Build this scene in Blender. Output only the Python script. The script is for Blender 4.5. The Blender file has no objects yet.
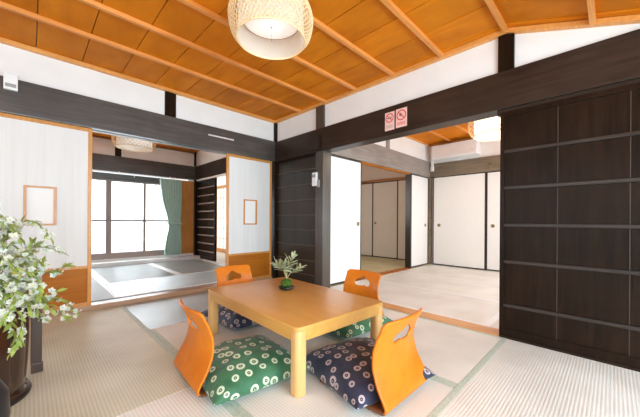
import bpy, bmesh, math, random
from mathutils import Vector, Matrix
SC = bpy.context.scene
COL = SC.collection
PI = math.pi
R = math.radians
# ------------------------------------------------------------------ camera
cam_d = bpy.data.cameras.new('camera'); cam = bpy.data.objects.new('camera', cam_d); COL.objects.link(cam)
FPX = 291.6
cam_d.sensor_fit = 'HORIZONTAL'; cam_d.sensor_width = 36.0; cam_d.lens = FPX / 640 * 36.0
cam_d.shift_y = (221.0 - 208.5) / 640
cam_d.clip_start = 0.02
cam.location = (0, 0, 0.9)
CAMROT = Matrix.Rotation(R(45.1), 4, 'Z') @ Matrix.Rotation(R(90), 4, 'X') @ Matrix.Rotation(R(0.4), 4, 'Z')
cam.rotation_euler = CAMROT.to_euler()
SC.camera = cam
# ------------------------------------------------------------------ world, lights, exposure
w = bpy.data.worlds.new('sky'); SC.world = w; w.use_nodes = True
bg = w.node_tree.nodes['Background']; bg.inputs[0].default_value = (0.88, 0.96, 1.0, 1); bg.inputs[1].default_value = 1.4
def area(name, loc, rot, sx, sy, power, color=(1, 1, 1)):
    d = bpy.data.lights.new(name, 'AREA'); d.shape = 'RECTANGLE'; d.size = sx; d.size_y = sy; d.energy = power; d.color = color
    o = bpy.data.objects.new(name, d); o.location = loc; o.rotation_euler = rot; COL.objects.link(o); return o
area('daylight_garden_side', (1.84, 0.55, 1.15), (0, R(90), 0), 1.6, 3.4, 200, (0.63, 0.86, 1.0))
area('daylight_rear', (-1.2, -1.92, 1.2), (R(90), 0, 0), 3.6, 1.7, 12, (0.63, 0.86, 1.0))
area('daylight_far_window', (-6.95, 0.6, 1.0), (0, R(-90), 0), 1.5, 2.8, 75, (0.84, 0.94, 1.0))
area('daylight_guest_room', (1.24, 4.4, 1.2), (0, R(90), 0), 1.7, 2.6, 86, (0.76, 0.90, 1.0))
area('unseen_area_third_room', (-4.0, 3.24, 1.4), (R(90), 0, 0), 1.4, 1.0, 14, (1.0, 0.97, 0.92))  # unseen area lamp inside the third room; no window in the wall behind
area('daylight_hall', (-7.0, 4.4, 1.2), (R(-90), 0, 0), 1.4, 1.8, 30, (1.0, 0.98, 0.95))
SC.view_settings.view_transform = 'Standard'
try: SC.view_settings.look = 'None'
except Exception: pass
SC.view_settings.gamma = 1.0; SC.view_settings.use_curve_mapping = False
SC.view_settings.exposure = 0.36
try:
    SC.cycles.use_denoising = True; SC.cycles.max_bounces = 10; SC.cycles.diffuse_bounces = 6
    SC.cycles.sample_clamp_indirect = 6
except Exception: pass
# ------------------------------------------------------------------ helpers
class MB:
    def __init__(s): s.bm = bmesh.new()
    def box(s, x0, x1, y0, y1, z0, z1, bev=0.0, seg=2):
        b = bmesh.new(); bmesh.ops.create_cube(b, size=1)
        for v in b.verts: v.co = Vector(((x0 + x1) / 2 + v.co.x * abs(x1 - x0), (y0 + y1) / 2 + v.co.y * abs(y1 - y0), (z0 + z1) / 2 + v.co.z * abs(z1 - z0)))
        if bev: bmesh.ops.bevel(b, geom=b.edges[:], offset=bev, segments=seg, profile=0.7, affect='EDGES')
        s.add(b); return s
    def add(s, b, mtx=None):
        if mtx is not None: b.transform(mtx)
        m = bpy.data.meshes.new('t'); b.to_mesh(m); b.free(); s.bm.from_mesh(m); bpy.data.meshes.remove(m); return s
    def lathe(s, prof, n=32, c=(0, 0, 0), closed=False, sweep=None):
        rings = []
        for r, z in prof:
            rings.append([s.bm.verts.new((c[0] + r * math.cos(2 * PI * i / n), c[1] + r * math.sin(2 * PI * i / n), c[2] + z)) for i in range(n)])
        k = len(rings)
        for a in range(k if closed else k - 1):
            A, B = rings[a], rings[(a + 1) % k]
            for i in range(n): s.bm.faces.new((A[i], A[(i + 1) % n], B[(i + 1) % n], B[i]))
        if not closed:
            if prof[0][0] > 1e-4: s.bm.faces.new(rings[0][::-1])
            if prof[-1][0] > 1e-4: s.bm.faces.new(rings[-1])
        bmesh.ops.remove_doubles(s.bm, verts=s.bm.verts[:], dist=1e-6)
        return s
    def tube(s, pts, r, n=8, r1=None, cap=True):
        pts = [Vector(p) for p in pts]; rings = []
        for i, p in enumerate(pts):
            t = (pts[min(i + 1, len(pts) - 1)] - pts[max(i - 1, 0)]).normalized()
            u = t.cross(Vector((0, 0, 1)))
            if u.length < 1e-3: u = t.cross(Vector((1, 0, 0)))
            u.normalize(); v = t.cross(u)
            rr = r if r1 is None else r + (r1 - r) * i / max(1, len(pts) - 1)
            rings.append([s.bm.verts.new(p + (u * math.cos(2 * PI * k / n) + v * math.sin(2 * PI * k / n)) * rr) for k in range(n)])
        for a in range(len(rings) - 1):
            for k in range(n): s.bm.faces.new((rings[a][k], rings[a][(k + 1) % n], rings[a + 1][(k + 1) % n], rings[a + 1][k]))
        if cap: s.bm.faces.new(rings[0][::-1]); s.bm.faces.new(rings[-1])
        return s
    def prism(s, outline, z0, z1, bev=0.0):
        b = bmesh.new()
        lo = [b.verts.new((x, y, z0)) for x, y in outline]; hi = [b.verts.new((x, y, z1)) for x, y in outline]
        n = len(lo); b.faces.new(lo[::-1]); top = b.faces.new(hi)
        for i in range(n): b.faces.new((lo[i], lo[(i + 1) % n], hi[(i + 1) % n], hi[i]))
        if bev:
            ed = [e for f in b.faces if len(f.verts) > 4 for e in f.edges]
            bmesh.ops.bevel(b, geom=list(set(ed)), offset=bev, segments=3, profile=0.6, affect='EDGES')
        s.add(b); return s
    def build(s, name, mat, parent=None, smooth=False, loc=None):
        bmesh.ops.recalc_face_normals(s.bm, faces=s.bm.faces[:])
        me = bpy.data.meshes.new(name); s.bm.to_mesh(me); s.bm.free()
        if mat is not None: me.materials.append(mat)
        if smooth:
            for p in me.polygons: p.use_smooth = True
            if smooth != 'all':
                try: me.set_sharp_from_angle(angle=R(40))
                except Exception: pass
        o = bpy.data.objects.new(name, me); COL.objects.link(o)
        if parent is not None: o.parent = parent
        if loc is not None: o.location = loc
        return o
def B(*a, **k): return MB().box(*a, **k)
def tag(o, label, cat, group=None):
    o['label'] = label; o['category'] = cat
    if group: o['group'] = group
    return o
def thing(name, label, cat, loc=(0, 0, 0), rz=0, group=None):
    o = bpy.data.objects.new(name, None); COL.objects.link(o); o.location = loc; o.rotation_euler = (0, 0, rz)
    o.empty_display_size = 0.1
    return tag(o, label, cat, group)
def struct(o): o['kind'] = 'structure'; return o
def sempty(name, loc=(0, 0, 0), rz=0):
    o = bpy.data.objects.new(name, None); COL.objects.link(o); o.location = loc; o.rotation_euler = (0, 0, rz); return struct(o)
def copy_tree(o, parent=None):
    c = o.copy(); COL.objects.link(c); c.parent = parent
    for ch in list(o.children): copy_tree(ch, c)
    return c
TN = [0]
def trim(mb, mat, **k):
    TN[0] += 1; return struct(mb.build('trim_%d' % TN[0], mat, **k))
# ------------------------------------------------------------------ materials
def newmat(name):
    m = bpy.data.materials.new(name); m.use_nodes = True
    nt = m.node_tree; return m, nt, nt.nodes, nt.links, nt.nodes['Principled BSDF']
def setspec(b, v):
    if 'Specular IOR Level' in b.inputs: b.inputs['Specular IOR Level'].default_value = v
def ramp(N, pts):
    r = N.new('ShaderNodeValToRGB'); e = r.color_ramp.elements
    e[0].position, e[0].color = pts[0][0], (*pts[0][1], 1); e[1].position, e[1].color = pts[-1][0], (*pts[-1][1], 1)
    for p, c in pts[1:-1]:
        x = e.new(p); x.color = (*c, 1)
    return r
def plain(name, col, rough=0.5, spec=0.5, noise=0.0, scale=8.0, bump=0.0, metal=0.0, stretch=(1, 1, 1)):
    m, nt, N, L, b = newmat(name)
    b.inputs['Roughness'].default_value = rough; setspec(b, spec); b.inputs['Metallic'].default_value = metal
    tc = N.new('ShaderNodeTexCoord'); mp = N.new('ShaderNodeMapping'); mp.inputs['Scale'].default_value = stretch
    L.new(tc.outputs['Object'], mp.inputs['Vector'])
    nz = N.new('ShaderNodeTexNoise'); nz.inputs['Scale'].default_value = scale; nz.inputs['Detail'].default_value = 4
    L.new(mp.outputs['Vector'], nz.inputs['Vector'])
    lo = tuple(c * (1 - noise) for c in col); hi = tuple(min(1, c * (1 + noise)) for c in col)
    r = ramp(N, [(0.3, lo), (0.7, hi)]); L.new(nz.outputs['Fac'], r.inputs['Fac']); L.new(r.outputs['Color'], b.inputs['Base Color'])
    if bump:
        bp = N.new('ShaderNodeBump'); bp.inputs['Strength'].default_value = bump; bp.inputs['Distance'].default_value = 0.01
        L.new(nz.outputs['Fac'], bp.inputs['Height']); L.new(bp.outputs['Normal'], b.inputs['Normal'])
    return m
def wood(name, dark, light, axis=0, rough=0.4, spec=0.5, scale=3.0, bump=0.05, island=0.0, coat=0.0, stretch=14.0):
    """streaky grain running along the given axis"""
    m, nt, N, L, b = newmat(name)
    b.inputs['Roughness'].default_value = rough; setspec(b, spec)
    if coat: b.inputs['Coat Weight'].default_value = coat; b.inputs['Coat Roughness'].default_value = 0.2
    tc = N.new('ShaderNodeTexCoord'); mp = N.new('ShaderNodeMapping')
    s = [stretch] * 3; s[axis] = 1.0; mp.inputs['Scale'].default_value = s
    L.new(tc.outputs['Object'], mp.inputs['Vector'])
    nz = N.new('ShaderNodeTexNoise'); nz.inputs['Scale'].default_value = scale; nz.inputs['Detail'].default_value = 6; nz.inputs['Distortion'].default_value = 0.6
    L.new(mp.outputs['Vector'], nz.inputs['Vector'])
    n2 = N.new('ShaderNodeTexNoise'); n2.inputs['Scale'].default_value = 2.3; n2.inputs['Detail'].default_value = 3
    L.new(tc.outputs['Object'], n2.inputs['Vector'])
    mx = N.new('ShaderNodeMath'); mx.operation = 'MULTIPLY_ADD'; mx.inputs[1].default_value = 0.55
    L.new(nz.outputs['Fac'], mx.inputs[0])
    m2 = N.new('ShaderNodeMath'); m2.operation = 'MULTIPLY'; m2.inputs[1].default_value = 0.45; L.new(n2.outputs['Fac'], m2.inputs[0]); L.new(m2.outputs[0], mx.inputs[2])
    r = ramp(N, [(0.36, dark), (0.64, light)]); L.new(mx.outputs[0], r.inputs['Fac'])
    out = r.outputs['Color']
    if island:
        g = N.new('ShaderNodeNewGeometry'); hv = N.new('ShaderNodeHueSaturation')
        mr = N.new('ShaderNodeMapRange'); mr.inputs['To Min'].default_value = 1 - island; mr.inputs['To Max'].default_value = 1 + island
        L.new(g.outputs['Random Per Island'], mr.inputs['Value']); L.new(mr.outputs[0], hv.inputs['Value']); L.new(out, hv.inputs['Color']); out = hv.outputs['Color']
    L.new(out, b.inputs['Base Color'])
    bp = N.new('ShaderNodeBump'); bp.inputs['Strength'].default_value = bump; bp.inputs['Distance'].default_value = 0.01
    L.new(nz.outputs['Fac'], bp.inputs['Height']); L.new(bp.outputs['Normal'], b.inputs['Normal'])
    return m
TANG = (1, 0, 0)
def tatami(name, c0, c1, rough=0.42, spec=0.5, aniso=0.85):
    m, nt, N, L, b = newmat(name)
    b.inputs['Roughness'].default_value = rough; setspec(b, spec); b.inputs['Anisotropic'].default_value = aniso
    tc = N.new('ShaderNodeTexCoord'); sp = N.new('ShaderNodeSeparateXYZ'); L.new(tc.outputs['Object'], sp.inputs[0])
    def sine(sock, per):
        a = N.new('ShaderNodeMath'); a.operation = 'MULTIPLY'; a.inputs[1].default_value = 2 * PI / per; L.new(sock, a.inputs[0])
        c = N.new('ShaderNodeMath'); c.operation = 'SINE'; L.new(a.outputs[0], c.inputs[0]); return c.outputs[0]
    ribs = sine(sp.outputs['Y'], 0.0155)
    nz = N.new('ShaderNodeTexNoise'); nz.inputs['Scale'].default_value = 1.0; nz.inputs['Detail'].default_value = 3
    mp = N.new('ShaderNodeMapping'); mp.inputs['Scale'].default_value = (220, 6, 1); L.new(tc.outputs['Object'], mp.inputs[0]); L.new(mp.outputs[0], nz.inputs['Vector'])
    n2 = N.new('ShaderNodeTexNoise'); n2.inputs['Scale'].default_value = 2.5; L.new(tc.outputs['Object'], n2.inputs['Vector'])
    f = N.new('ShaderNodeMath'); f.operation = 'MULTIPLY_ADD'; f.inputs[1].default_value = 0.17; L.new(ribs, f.inputs[0]); L.new(n2.outputs['Fac'], f.inputs[2])
    f2 = N.new('ShaderNodeMath'); f2.operation = 'MULTIPLY_ADD'; f2.inputs[1].default_value = 0.35; L.new(nz.outputs['Fac'], f2.inputs[0]); L.new(f.outputs[0], f2.inputs[2])
    r = ramp(N, [(0.35, c0), (1.0, c1)]); L.new(f2.outputs[0], r.inputs['Fac']); L.new(r.outputs['Color'], b.inputs['Base Color'])
    vt = N.new('ShaderNodeVectorTransform'); vt.vector_type = 'VECTOR'; vt.convert_from = 'OBJECT'; vt.convert_to = 'WORLD'; vt.inputs[0].default_value = TANG
    L.new(vt.outputs[0], b.inputs['Tangent'])
    bp = N.new('ShaderNodeBump'); bp.inputs['Strength'].default_value = 0.12; bp.inputs['Distance'].default_value = 0.004
    L.new(ribs, bp.inputs['Height']); L.new(bp.outputs['Normal'], b.inputs['Normal'])
    return m
def zabuton(name, base, base2, ringc):
    """indigo-dyed look: scattered pale rings with radial spokes and a dot"""
    m, nt, N, L, b = newmat(name)
    b.inputs['Roughness'].default_value = 0.6; setspec(b, 0.35)
    if 'Sheen Weight' in b.inputs: b.inputs['Sheen Weight'].default_value = 0.15
    tc = N.new('ShaderNodeTexCoord'); sp = N.new('ShaderNodeSeparateXYZ'); L.new(tc.outputs['UV'], sp.inputs[0])
    cb = N.new('ShaderNodeCombineXYZ'); L.new(sp.outputs['X'], cb.inputs['X']); L.new(sp.outputs['Y'], cb.inputs['Y'])
    vo = N.new('ShaderNodeTexVoronoi'); vo.voronoi_dimensions = '2D'; vo.inputs['Scale'].default_value = 13.0; vo.inputs['Randomness'].default_value = 0.55
    L.new(cb.outputs[0], vo.inputs['Vector'])
    # ring size differs per flower
    sc = N.new('ShaderNodeSeparateColor'); L.new(vo.outputs['Color'], sc.inputs[0])
    mr = N.new('ShaderNodeMapRange'); mr.inputs['To Min'].default_value = 3.9; mr.inputs['To Max'].default_value = 2.5; L.new(sc.outputs[0], mr.inputs['Value'])
    d = N.new('ShaderNodeMath'); d.operation = 'MULTIPLY'; L.new(vo.outputs['Distance'], d.inputs[0]); L.new(mr.outputs[0], d.inputs[1])
    r = ramp(N, [(0.0, (1, 1, 1)), (1.0, (0, 0, 0))])
    e = r.color_ramp.elements
    r.color_ramp.interpolation = 'LINEAR'
    for p, v in ((0.09, 1), (0.14, 0), (0.36, 0), (0.43, 1), (0.80, 1), (0.90, 0)):
        x = e.new(p); x.color = (v, v, v, 1)
    L.new(d.outputs[0], r.inputs['Fac'])
    # spokes
    vs = N.new('ShaderNodeVectorMath'); vs.operation = 'SUBTRACT'; L.new(cb.outputs[0], vs.inputs[0]); L.new(vo.outputs['Position'], vs.inputs[1])
    s2 = N.new('ShaderNodeSeparateXYZ'); L.new(vs.outputs[0], s2.inputs[0])
    at = N.new('ShaderNodeMath'); at.operation = 'ARCTAN2'; L.new(s2.outputs['Y'], at.inputs[0]); L.new(s2.outputs['X'], at.inputs[1])
    a1 = N.new('ShaderNodeMath'); a1.operation = 'MULTIPLY'; a1.inputs[1].default_value = 14; L.new(at.outputs[0], a1.inputs[0])
    a2 = N.new('ShaderNodeMath'); a2.operation = 'SINE'; L.new(a1.outputs[0], a2.inputs[0])
    a3 = N.new('ShaderNodeMapRange'); a3.inputs['From Min'].default_value = -1; a3.inputs['To Min'].default_value = 0.55; L.new(a2.outputs[0], a3.inputs['Value'])
    mk = N.new('ShaderNodeMath'); mk.operation = 'MULTIPLY'; L.new(r.outputs['Color'], mk.inputs[0]); L.new(a3.outputs[0], mk.inputs[1])
    nz = N.new('ShaderNodeTexNoise'); nz.inputs['Scale'].default_value = 14; nz.inputs['Detail'].default_value = 5; L.new(tc.outputs['Object'], nz.inputs['Vector'])
    rb = ramp(N, [(0.35, base), (0.65, base2)]); L.new(nz.outputs['Fac'], rb.inputs['Fac'])
    mx = N.new('ShaderNodeMix'); mx.data_type = 'RGBA'; L.new(mk.outputs[0], mx.inputs['Factor']); L.new(rb.outputs['Color'], mx.inputs['A']); mx.inputs['B'].default_value = (*ringc, 1)
    L.new(mx.outputs['Result'], b.inputs['Base Color'])
    bp = N.new('ShaderNodeBump'); bp.inputs['Strength'].default_value = 0.25; bp.inputs['Distance'].default_value = 0.01; L.new(nz.outputs['Fac'], bp.inputs['Height']); L.new(bp.outputs['Normal'], b.inputs['Normal'])
    return m
def pane_mat(name, clear, tint=(0.9, 0.93, 0.95)):
    m, nt, N, L, b = newmat(name); out = N['Material Output']
    tr = N.new('ShaderNodeBsdfTransparent'); tl = N.new('ShaderNodeBsdfTranslucent'); tl.inputs[0].default_value = (*tint, 1)
    gl = N.new('ShaderNodeBsdfGlossy'); gl.inputs['Roughness'].default_value = 0.1
    mx = N.new('ShaderNodeMixShader'); mx.inputs[0].default_value = 1 - clear; L.new(tr.outputs[0], mx.inputs[1]); L.new(tl.outputs[0], mx.inputs[2])
    m2 = N.new('ShaderNodeMixShader'); m2.inputs[0].default_value = 0.06; L.new(mx.outputs[0], m2.inputs[1]); L.new(gl.outputs[0], m2.inputs[2]); L.new(m2.outputs[0], out.inputs[0])
    return m
def paper_mat(name, col, thru=0.5):
    m, nt, N, L, b = newmat(name); out = N['Material Output']
    tl = N.new('ShaderNodeBsdfTranslucent'); tl.inputs[0].default_value = (*col, 1); df = N.new('ShaderNodeBsdfDiffuse'); df.inputs[0].default_value = (*col, 1)
    mx = N.new('ShaderNodeMixShader'); mx.inputs[0].default_value = thru; L.new(df.outputs[0], mx.inputs[1]); L.new(tl.outputs[0], mx.inputs[2]); L.new(mx.outputs[0], out.inputs[0])
    return m
def glow(name, col, s):
    m, nt, N, L, b = newmat(name); b.inputs['Base Color'].default_value = (*col, 1); b.inputs['Emission Color'].default_value = (*col, 1); b.inputs['Emission Strength'].default_value = s
    return m
M = {}
M['plaster'] = plain('plaster', (0.86, 0.84, 0.81), 0.85, 0.2, 0.02, 5, 0.02)
M['fusuma'] = plain('fusuma_paper', (0.84, 0.83, 0.80), 0.8, 0.2, 0.025, 6, 0.02, stretch=(60, 60, 1))
M['door_paper'] = plain('door_paper', (0.77, 0.75, 0.72), 0.85, 0.15, 0.04, 3, 0.02, stretch=(9, 9, 0.3))
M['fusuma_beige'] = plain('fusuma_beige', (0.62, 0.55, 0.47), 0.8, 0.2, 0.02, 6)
M['ceiling'] = wood('ceiling_board', (0.56, 0.155, 0.004), (0.74, 0.235, 0.008), 0, 0.6, 0.15, 2.2, 0.0, 0.11, stretch=3)
M['ceiling_y'] = M['ceiling']
M['batten'] = wood('batten', (0.66, 0.245, 0.05), (0.80, 0.33, 0.085), 1, 0.4, 0.4, 4)
M['mould'] = wood('mould', (0.66, 0.27, 0.06), (0.82, 0.38, 0.10), 1, 0.4, 0.4, 4)
M['honey_z'] = wood('honey_upright', (0.52, 0.20, 0.035), (0.68, 0.30, 0.07), 2, 0.35, 0.5, 4)
M['honey_y'] = wood('honey_rail', (0.36, 0.105, 0.010), (0.47, 0.155, 0.014), 1, 0.35, 0.15, 3.0)
M['honey_x'] = wood('honey_sill', (0.55, 0.25, 0.08), (0.72, 0.38, 0.15), 0, 0.35, 0.5, 3.0)
dk0, dk1 = (0.010, 0.0065, 0.005), (0.026, 0.018, 0.014)
M['dark_x'] = wood('dark_x', (0.020, 0.011, 0.007), (0.042, 0.025, 0.017), 0, 0.36, 0.25, 2.5, 0.12)
M['slat'] = wood('dark_slat', (0.024, 0.016, 0.012), (0.042, 0.030, 0.023), 0, 0.3, 0.35, 2.5, 0.05)
M['dark_y'] = wood('dark_y', (0.035, 0.029, 0.025), (0.085, 0.07, 0.058), 1, 0.4, 0.6, 2.5, 0.15, coat=0.25)
M['dark_z'] = wood('dark_z', (0.009, 0.0045, 0.0023), (0.022, 0.011, 0.006), 2, 0.32, 0.13, 2.5, 0.04)
M['grey_y'] = wood('grey_beam', (0.22, 0.19, 0.165), (0.33, 0.29, 0.26), 1, 0.45, 0.5, 2.5, 0.1)
M['olive_x'] = wood('olive_beam', (0.13, 0.10, 0.065), (0.22, 0.175, 0.12), 0, 0.45, 0.5, 2.5, 0.1)
M['brown_trim'] = wood('brown_trim', (0.22, 0.085, 0.02), (0.36, 0.15, 0.04), 0, 0.4, 0.5, 3)
M['black'] = plain('black_lacquer', (0.02, 0.015, 0.013), 0.3, 0.5, 0.1)
M['tatami'] = tatami('tatami_straw', (0.65, 0.645, 0.59), (0.86, 0.86, 0.81), 0.42)
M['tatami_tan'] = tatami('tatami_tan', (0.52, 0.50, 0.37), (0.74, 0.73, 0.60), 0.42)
M['tatami_grey'] = tatami('tatami_grey', (0.26, 0.27, 0.25), (0.38, 0.39, 0.37), 0.33, 0.9, 0.95)
M['tatami_green'] = tatami('tatami_green', (0.42, 0.37, 0.20), (0.62, 0.56, 0.35), 0.5)
M['heri'] = plain('border_cloth', (0.50, 0.58, 0.50), 0.7, 0.3, 0.15, 90)
M['heri_sheen'] = plain('border_cloth_sheen', (0.88, 0.89, 0.90), 0.45, 0.5, 0.04, 90)  # cloth whitened in its colour to carry the window sheen
M['table'] = wood('table_beech', (0.62, 0.31, 0.07), (0.70, 0.38, 0.10), 0, 0.30, 0.4, 2.0, 0.01, coat=0.15, stretch=8)
M['table_z'] = wood('table_leg', (0.66, 0.37, 0.12), (0.76, 0.46, 0.18), 2, 0.35, 0.5, 2.0, 0.01, coat=0.2, stretch=8)
M['ply'] = wood('bent_ply', (0.66, 0.165, 0.006), (0.76, 0.225, 0.012), 1, 0.4, 0.3, 1.5, 0.01, coat=0.08, stretch=8)
M['green'] = zabuton('green_dyed_cotton', (0.03, 0.12, 0.05), (0.055, 0.175, 0.085), (0.74, 0.78, 0.58))
M['navy'] = zabuton('navy_dyed_cotton', (0.014, 0.017, 0.04), (0.03, 0.034, 0.07), (0.60, 0.50, 0.50))
M['curtain'] = plain('curtain_cloth', (0.46, 0.60, 0.52), 0.9, 0.1, 0.08, 30)
M['alu'] = plain('brown_aluminium', (0.30, 0.22, 0.185), 0.4, 0.5, 0.05)  # brown frames, lightened in the colour for the bloom of the windows
M['white_metal'] = plain('white_plastic', (0.85, 0.85, 0.84), 0.35, 0.5, 0.01)
M['grey_plastic'] = plain('grey_plastic', (0.35, 0.34, 0.33), 0.4)
M['sill_wood'] = wood('sill_wood', (0.36, 0.20, 0.11), (0.50, 0.31, 0.19), 1, 0.3, 0.5, 3)
M['white_sill'] = plain('white_sill', (0.80, 0.80, 0.79), 0.35, 0.5, 0.03)
M['pale_wood'] = wood('pale_sill', (0.66, 0.58, 0.50), (0.80, 0.74, 0.68), 1, 0.4, 0.5, 3)
M['brass'] = plain('aged_brass', (0.30, 0.22, 0.12), 0.4, 0.5, 0.1, metal=0.7)
M['bamboo'] = plain('bamboo_strip', (0.86, 0.64, 0.36), 0.45, 0.4, 0.12, 12)
M['glass'] = pane_mat('clear_glass', 0.92)
M['frost'] = pane_mat('frosted_glass', 0.55)
M['paper'] = paper_mat('lamp_paper', (0.93, 0.88, 0.80), 0.6)
M['shoji'] = paper_mat('shoji_paper', (0.92, 0.90, 0.86), 0.55)
M['lamp'] = glow('lamp_diffuser', (1.0, 0.96, 0.96), 0.22)
M['lamp2'] = glow('lamp_diffuser_lit', (1.0, 0.94, 0.86), 1.4)
M['alu_dark'] = plain('paler_slat', (0.09, 0.075, 0.06), 0.35, 0.5, 0.1)  # slats paler than those of the right-hand dark doors
M['dark_corner'] = wood('dark_corner', (0.022, 0.017, 0.012), (0.042, 0.033, 0.025), 2, 0.3, 0.45, 2.5, 0.05)
M['post'] = wood('post_wood', (0.050, 0.040, 0.032), (0.085, 0.070, 0.056), 2, 0.28, 0.5, 2.5, 0.08, coat=0.4)  # dark wood, paler in colour to hold the window reflection on its side
M['joint'] = plain('worn_joint', (0.055, 0.036, 0.026), 0.5, 0.3, 0.2)
# ------------------------------------------------------------------ dimensions
XL, YR = -3.65, 2.665          # planes of the left and right walls of the main room
ZC, ZB0, ZB1 = 2.420, 1.80, 2.10
XE, YB = 1.75, -1.75           # garden side and rear
# ================================================================== STRUCTURE
struct(B(-3.80, XE, YB, 2.78, -0.12, -0.05).build('floor', M['honey_x']))
struct(B(-6.8, -3.80, -1.8, 2.70, -0.12, 0.0).build('floor.001', M['honey_x']))
struct(B(-2.85, 1.2, 2.78, 6.15, -0.12, -0.05).build('floor.002', M['honey_x']))
struct(B(-5.3, -2.85, 3.1, 6.3, -0.12, -0.05).build('floor.003', M['honey_x']))
# main ceiling: lapped boards running along x, flat part
SLX = -0.60
mb = MB(); y = YB - 0.0; k = 0
y = -1.87
while y < YR + 0.02:
    yn = min(y + 0.318, YR + 0.03); y1 = yn - 0.006
    XS = [-3.68, -3.04, -2.565, -2.08, -1.595, -1.10, SLX]
    for xa, xb in zip(XS[:-1], XS[1:]):
        b = bmesh.new(); vs = [b.verts.new(p) for p in ((xa, y, ZC), (xb, y, ZC), (xb, y1, ZC + 0.003), (xa, y1, ZC + 0.003),
                                                   (xa, y, ZC + 0.02), (xb, y, ZC + 0.02), (xb, y1, ZC + 0.027), (xa, y1, ZC + 0.027))]
        for f in ((0, 1, 2, 3), (4, 5, 6, 7), (0, 1, 5, 4), (1, 2, 6, 5), (2, 3, 7, 6), (3, 0, 4, 7)): b.faces.new([vs[i] for i in f])
        mb.add(b)
    # sloped part above the garden side
    dx = 1.16; dz = -0.345 * dx
    b = bmesh.new(); X0 = SLX; X1 = SLX + dx
    vs = [b.verts.new(p) for p in ((X0, y, ZC), (X1, y, ZC + dz), (X1, y1, ZC + dz + 0.010), (X0, y1, ZC + 0.010),
                                   (X0, y, ZC + 0.02), (X1, y, ZC + dz + 0.02), (X1, y1, ZC + dz + 0.027), (X0, y1, ZC + 0.027))]
    for f in ((0, 1, 2, 3), (4, 5, 6, 7), (0, 1, 5, 4), (1, 2, 6, 5), (2, 3, 7, 6), (3, 0, 4, 7)): b.faces.new([vs[i] for i in f])
    mb.add(b)
    mb.box(X1, XE + 0.05, y, y1 - 0.002, ZC + dz, ZC + dz + 0.02)
    if yn > 99: pass
    y = yn
    if yn >= YR + 0.029: break
struct(mb.build('ceiling', M['ceiling']))
b = bmesh.new()   # black sheet added behind the lapped boards, standing in for seam shadow
dz = -0.345 * 1.16; P_ = [(-3.7, ZC + 0.04), (SLX, ZC + 0.04), (SLX + 1.16, ZC + dz + 0.04), (XE + 0.1, ZC + dz + 0.04)]
lo = [[b.verts.new((x, yy, z + h)) for x, z in P_] for yy, h in ((-1.9, 0), (2.8, 0), (2.8, .02), (-1.9, .02))]
for a_ in range(4):
    for k in range(3): b.faces.new((lo[a_][k], lo[a_][k + 1], lo[(a_ + 1) % 4][k + 1], lo[(a_ + 1) % 4][k]))
    if a_ == 0: b.faces.new([r_[0] for r_ in lo]); b.faces.new([r_[3] for r_ in lo][::-1])
mb = MB(); mb.add(b); struct(mb.build('ceiling_seam_shade', M['black']))
ZS = ZC - 0.345 * 1.16
# battens along y
for xb in (-3.04, -2.565, -2.08, -1.595, -1.10, SLX):
    trim(B(xb - 0.017, xb + 0.017, YB, YR, ZC - 0.03, ZC + 0.002, bev=0.004), M['batten'])
for xb in (-0.10, 0.38):
    zz = ZC - 0.345 * (xb - SLX)
    trim(B(xb - 0.016, xb + 0.016, YB, YR, zz - 0.032, zz + 0.01, bev=0.004), M['batten'])
# ceiling mouldings
trim(B(XL - 0.02, XL + 0.035, YB, YR, ZC - 0.035, ZC + 0.0, bev=0.004), M['mould'])
trim(B(XL, SLX, YR - 0.035, YR + 0.02, ZC - 0.035, ZC + 0.0, bev=0.004), M['mould'])
mb = MB(); b = bmesh.new()
L_ = 1.16; zs = -0.345 * L_
vs = [b.verts.new(p) for p in ((SLX, YR - 0.035, ZC - 0.035), (SLX + L_, YR - 0.035, ZC + zs - 0.035), (SLX + L_, YR + 0.02, ZC + zs - 0.035), (SLX, YR + 0.02, ZC - 0.035),
                               (SLX, YR - 0.035, ZC), (SLX + L_, YR - 0.035, ZC + zs), (SLX + L_, YR + 0.02, ZC + zs), (SLX, YR + 0.02, ZC))]
for f in ((0, 1, 2, 3), (4, 5, 6, 7), (0, 1, 5, 4), (1, 2, 6, 5), (2, 3, 7, 6), (3, 0, 4, 7)): b.faces.new([vs[i] for i in f])
mb.add(b); trim(mb, M['mould'])
# left wall: frieze, solid end, beam
mb = MB(); mb.box(XL - 0.07, XL - 0.01, YB, YR, ZB1 - 0.02, ZC + 0.03)
mb.box(XL - 0.07, XL - 0.01, YB, -1.03, 0, ZB0)
struct(mb.build('wall_left', M['plaster']))
trim(B(XL - 0.12, XL + 0.03, YB, YR, ZB0 + 0.0, ZB1, bev=0.006), M['dark_y'])          # lintel beam
trim(B(XL - 0.09, XL - 0.04, YB, YR - 0.04, ZB0 - 0.008, ZB0 + 0.002), M['grey_y'])   # top track
trim(B(XL - 0.13, XL + 0.0, YB, YR - 0.04, -0.05, 0.045, bev=0.004), M['sill_wood'])       # sill track
trim(B(XL - 0.03, XL + 0.005, 1.10, 1.22, ZB1, ZC - 0.03), M['dark_z'])                  # short stud
trim(B(XL - 0.08, XL + 0.035, YR - 0.03, YR + 0.06, 0.0, ZC - 0.03, bev=0.004), M['dark_z'])  # corner post
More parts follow.
